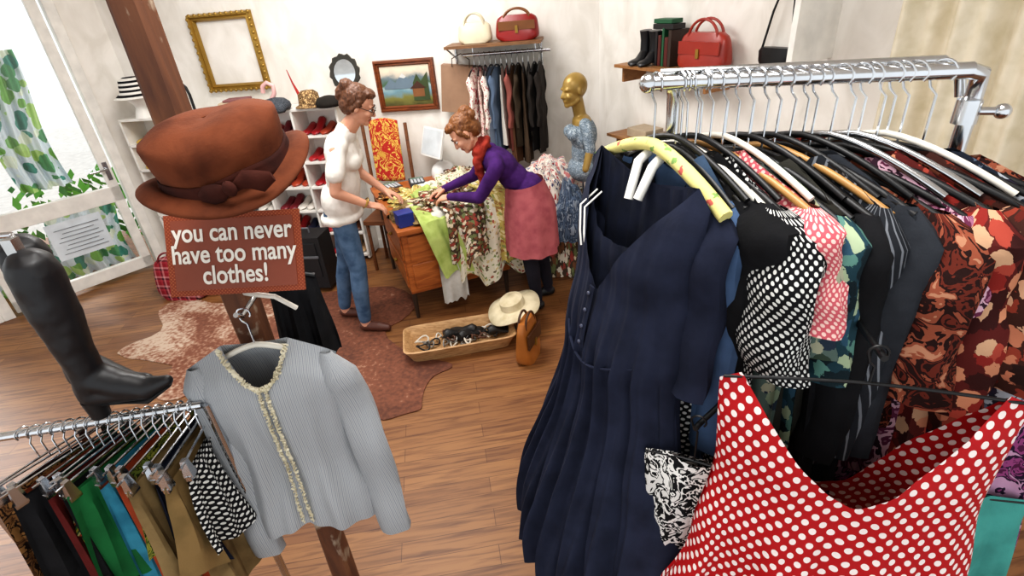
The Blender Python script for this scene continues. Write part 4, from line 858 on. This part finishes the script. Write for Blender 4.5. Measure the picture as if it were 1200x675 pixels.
def frill(pts,amp=.006,n=120,r=.006):
    pts=[V(p) for p in pts]; out=[]
    for k in range(n+1):
        t=k/n*(len(pts)-1); i=min(int(t),len(pts)-2); f=t-i; p=pts[i].lerp(pts[i+1],f); out.append(p+V((amp*math.sin(k*1.9),-abs(amp*math.cos(k*1.3)),amp*math.cos(k*1.7))))
    mb.tube(out,r,0,M,6,flat=.5)
neck=[]
for k in range(13):
    s=-.075+.15*k/12; zt=.10*(1-(abs(s)/.075)**2); neck.append((s,-.02-.028*math.sin(math.pi*k/12),-.075-zt))
frill(neck,.005,150,.005)
for o in(-.007,.009): frill([(o,-.05,-.175),(o+.002,-.061,-.3),(o+.004,-.06,-.42),(o+(.004 if o>0 else -.004),-.072,-.6)],.004,160,.004)
mb.obj('frill_trim',fr,e)
mb=MB(); mb.tube([(JH[0],1.115,JH[2]+.005),(JH[0],1.02,JH[2]),(JH[0],1.0,JH[2]+.015)],.006,0); mb.tube([(-.62,1.11,1.555),(-.58,1.07,1.57),(-.53,1.06,1.565),(-.50,1.08,1.52)],.006,1); mb.obj('coat_hook',[CHROME,white_h])
garment('black_skirt',(-.565,1.24,1.60),math.radians(15),dict(sw=.06,nh=.03,nd=.01,nb=.01,L=.26,drop=.02,z0=.06,nu=24,nv=20,w=[(0,.06),(.26,.075)]),black,None,None)
mb=MB(); mb.tube([(-.64,1.18,1.615),(-.565,1.235,1.612),(-.53,1.25,1.612)],.006,0); mb.obj('post_arm_rail',CHROME)
# ------------------------------------------------------------ left rack with clip hangers
e=empty('trouser_rack',(-1.0,.95,0)); mb=MB(); la=V((-1.30,.93,1.33)); lb=V((-.74,.985,1.34)); mb.tube([la,lb],.010,0,None,12)
for P_ in(la,lb+V((.01,0,0))): mb.tube([P_,(P_.x,P_.y,.04)],.010,0,None,12); mb.tube([(P_.x,P_.y-.25,.03),(P_.x,P_.y+.25,.03)],.012,0,None,10)
mb.obj('rack_frame',CHROME,e)
ldir=(lb-la).normalized()
cl=[black,fb('brown_leopard',['#5a3a24','#8a6038','#2a1a12','#a87a48'],'blotch',.03),fb('rust_cloth',['#8a3f22']),black,fb('dark_red_cloth',['#5f1c1a']),fb('multi_stripe',['#c2a83a','#4a7a3a','#2a2a22','#b0522a','#d8cf90','#3a5a34'],'stripe',.05,axis=1),black,green,fb('teal_blue',['#3f8fa8','#2a6f88']),fb('rust_cloth2',['#a84a2a']),fb('olive_print',['#5a6a2a','#a8a848','#2f3a1c','#7a8a3a'],'blotch',.025),khaki,fb('navy_cloth2',['#1f2438']),khaki,fb('camel_cloth',['#8a7048','#75603c']),bwdot]
for i,m_ in enumerate(cl):
    d=.17+.0245*i; P_=la+ldir*d; an=math.radians(-122+i*2.4+random.uniform(-5,5)); M=frame(tuple(P_),an,random.uniform(-.05,.05)); g=empty('clip_hanger_garment',tuple(P_)); hw=.12+random.uniform(-.03,.025)
    mb=MB(); R_=.016; mb.tube([(R_*math.cos(a),0,R_*math.sin(a)) for a in [math.radians(-30+k*24) for k in range(10)]]+[(0,0,-.03),(0,0,-.075)],.002,0,M,6)
    mb.tube([(-hw-.01,0,-.075),(hw+.01,0,-.075)],.003,0,M,6)
    for sd in(-1,1):
        mb.box((sd*hw*.9,0,-.09),(.022,.02,.045),0,M,.6); mb.box((sd*hw*.9,0,-.115),(.026,.012,.012),0,M)
    mb.obj('clip_hanger',CHROME,g)
    L_=random.uniform(.22,.5); mb=MB(); k_=random.uniform(8,14); ph=random.uniform(0,6)
    for sg in(-1,1):
        def fn(u,v):
            s=-1+2*u; d_=v*L_; w2=hw*(1+.35*v); y=sg*.006*(1+2.5*v)*math.sqrt(max(0,1-s*s))+.022*v*math.sin(k_*s*.7+ph+v*2)+.008*min(1,v*5)*math.sin(k_*2*s+ph)
            return ((s*w2,y,-.105-d_-.08*v*noise.noise(V((s*1.5,ph,0)))),(s*w2,-d_))
        mb.grid(fn,30,18,0,M)
    mb.obj('folded_garment',m_,g)
# boots
BT=solid('#18171a',.45,0,'black_boot_leather')
def boot(name,top,ank,toe,e):
    top,ank,toe=V(top),V(ank),V(toe); d=toe-ank; dn=d.normalized(); dz=lambda k:V((0,0,k))
    heel=ank-dn*.012+dz(-.045); inst=ank+d*.34+dz(-.022); ball=ank+d*.66+dz(-.034)
    pr=[cap(top,.044,top.lerp(ank,.35),.043),cap(top.lerp(ank,.35),.043,top.lerp(ank,.75),.034),cap(top.lerp(ank,.75),.034,ank,.032),cap(ank,.032,heel,.030),
     cap(ank,.033,inst,.029),cap(heel,.030,inst+dz(-.02),.026),cap(inst,.029,ball,.025),cap(ball,.026,toe+dz(-.012),.012),cap(heel+dz(-.004),.026,ball+dz(-.004),.024)]
    build_fig(name,pr,[BT],e,.005,3,.002,25)
    mb=MB(); mb.tube([heel-dn*.006+dz(-.018),heel-dn*.008+dz(-.066)],[.024,.019],0,None,14)
    mb.tube([heel+dz(-.028),inst+dz(-.046),ball+dz(-.026),toe+dz(-.026)],[.014,.013,.022,.010],0,None,12,up=(0,1,0),flat=.35)
    mb.obj(name+'_sole',[BLACKP],e)
e=empty('tall_black_boots',(-.95,.95,1.5)); boot('boot_1',(-.890,.93,1.735),(-.91,.94,1.480),(-.762,.95,1.455),e); boot('boot_2',(-.985,1.03,1.73),(-1.0,1.03,1.46),(-.86,1.02,1.415),e)
mb=MB(); mb.tube([(-.91,.95,1.80),(-.90,.94,1.79),(-.90,.93,1.76)],.004,0); mb.box((-.90,.93,1.775),(.02,.02,.05),0); mb.tube([(-1.35,.96,1.80),(-.91,.95,1.80)],.006,0); mb.tube([(-1.30,.96,1.80),(-1.30,.94,1.32)],.008,0); mb.obj('boot_clip_rail',CHROME,e)
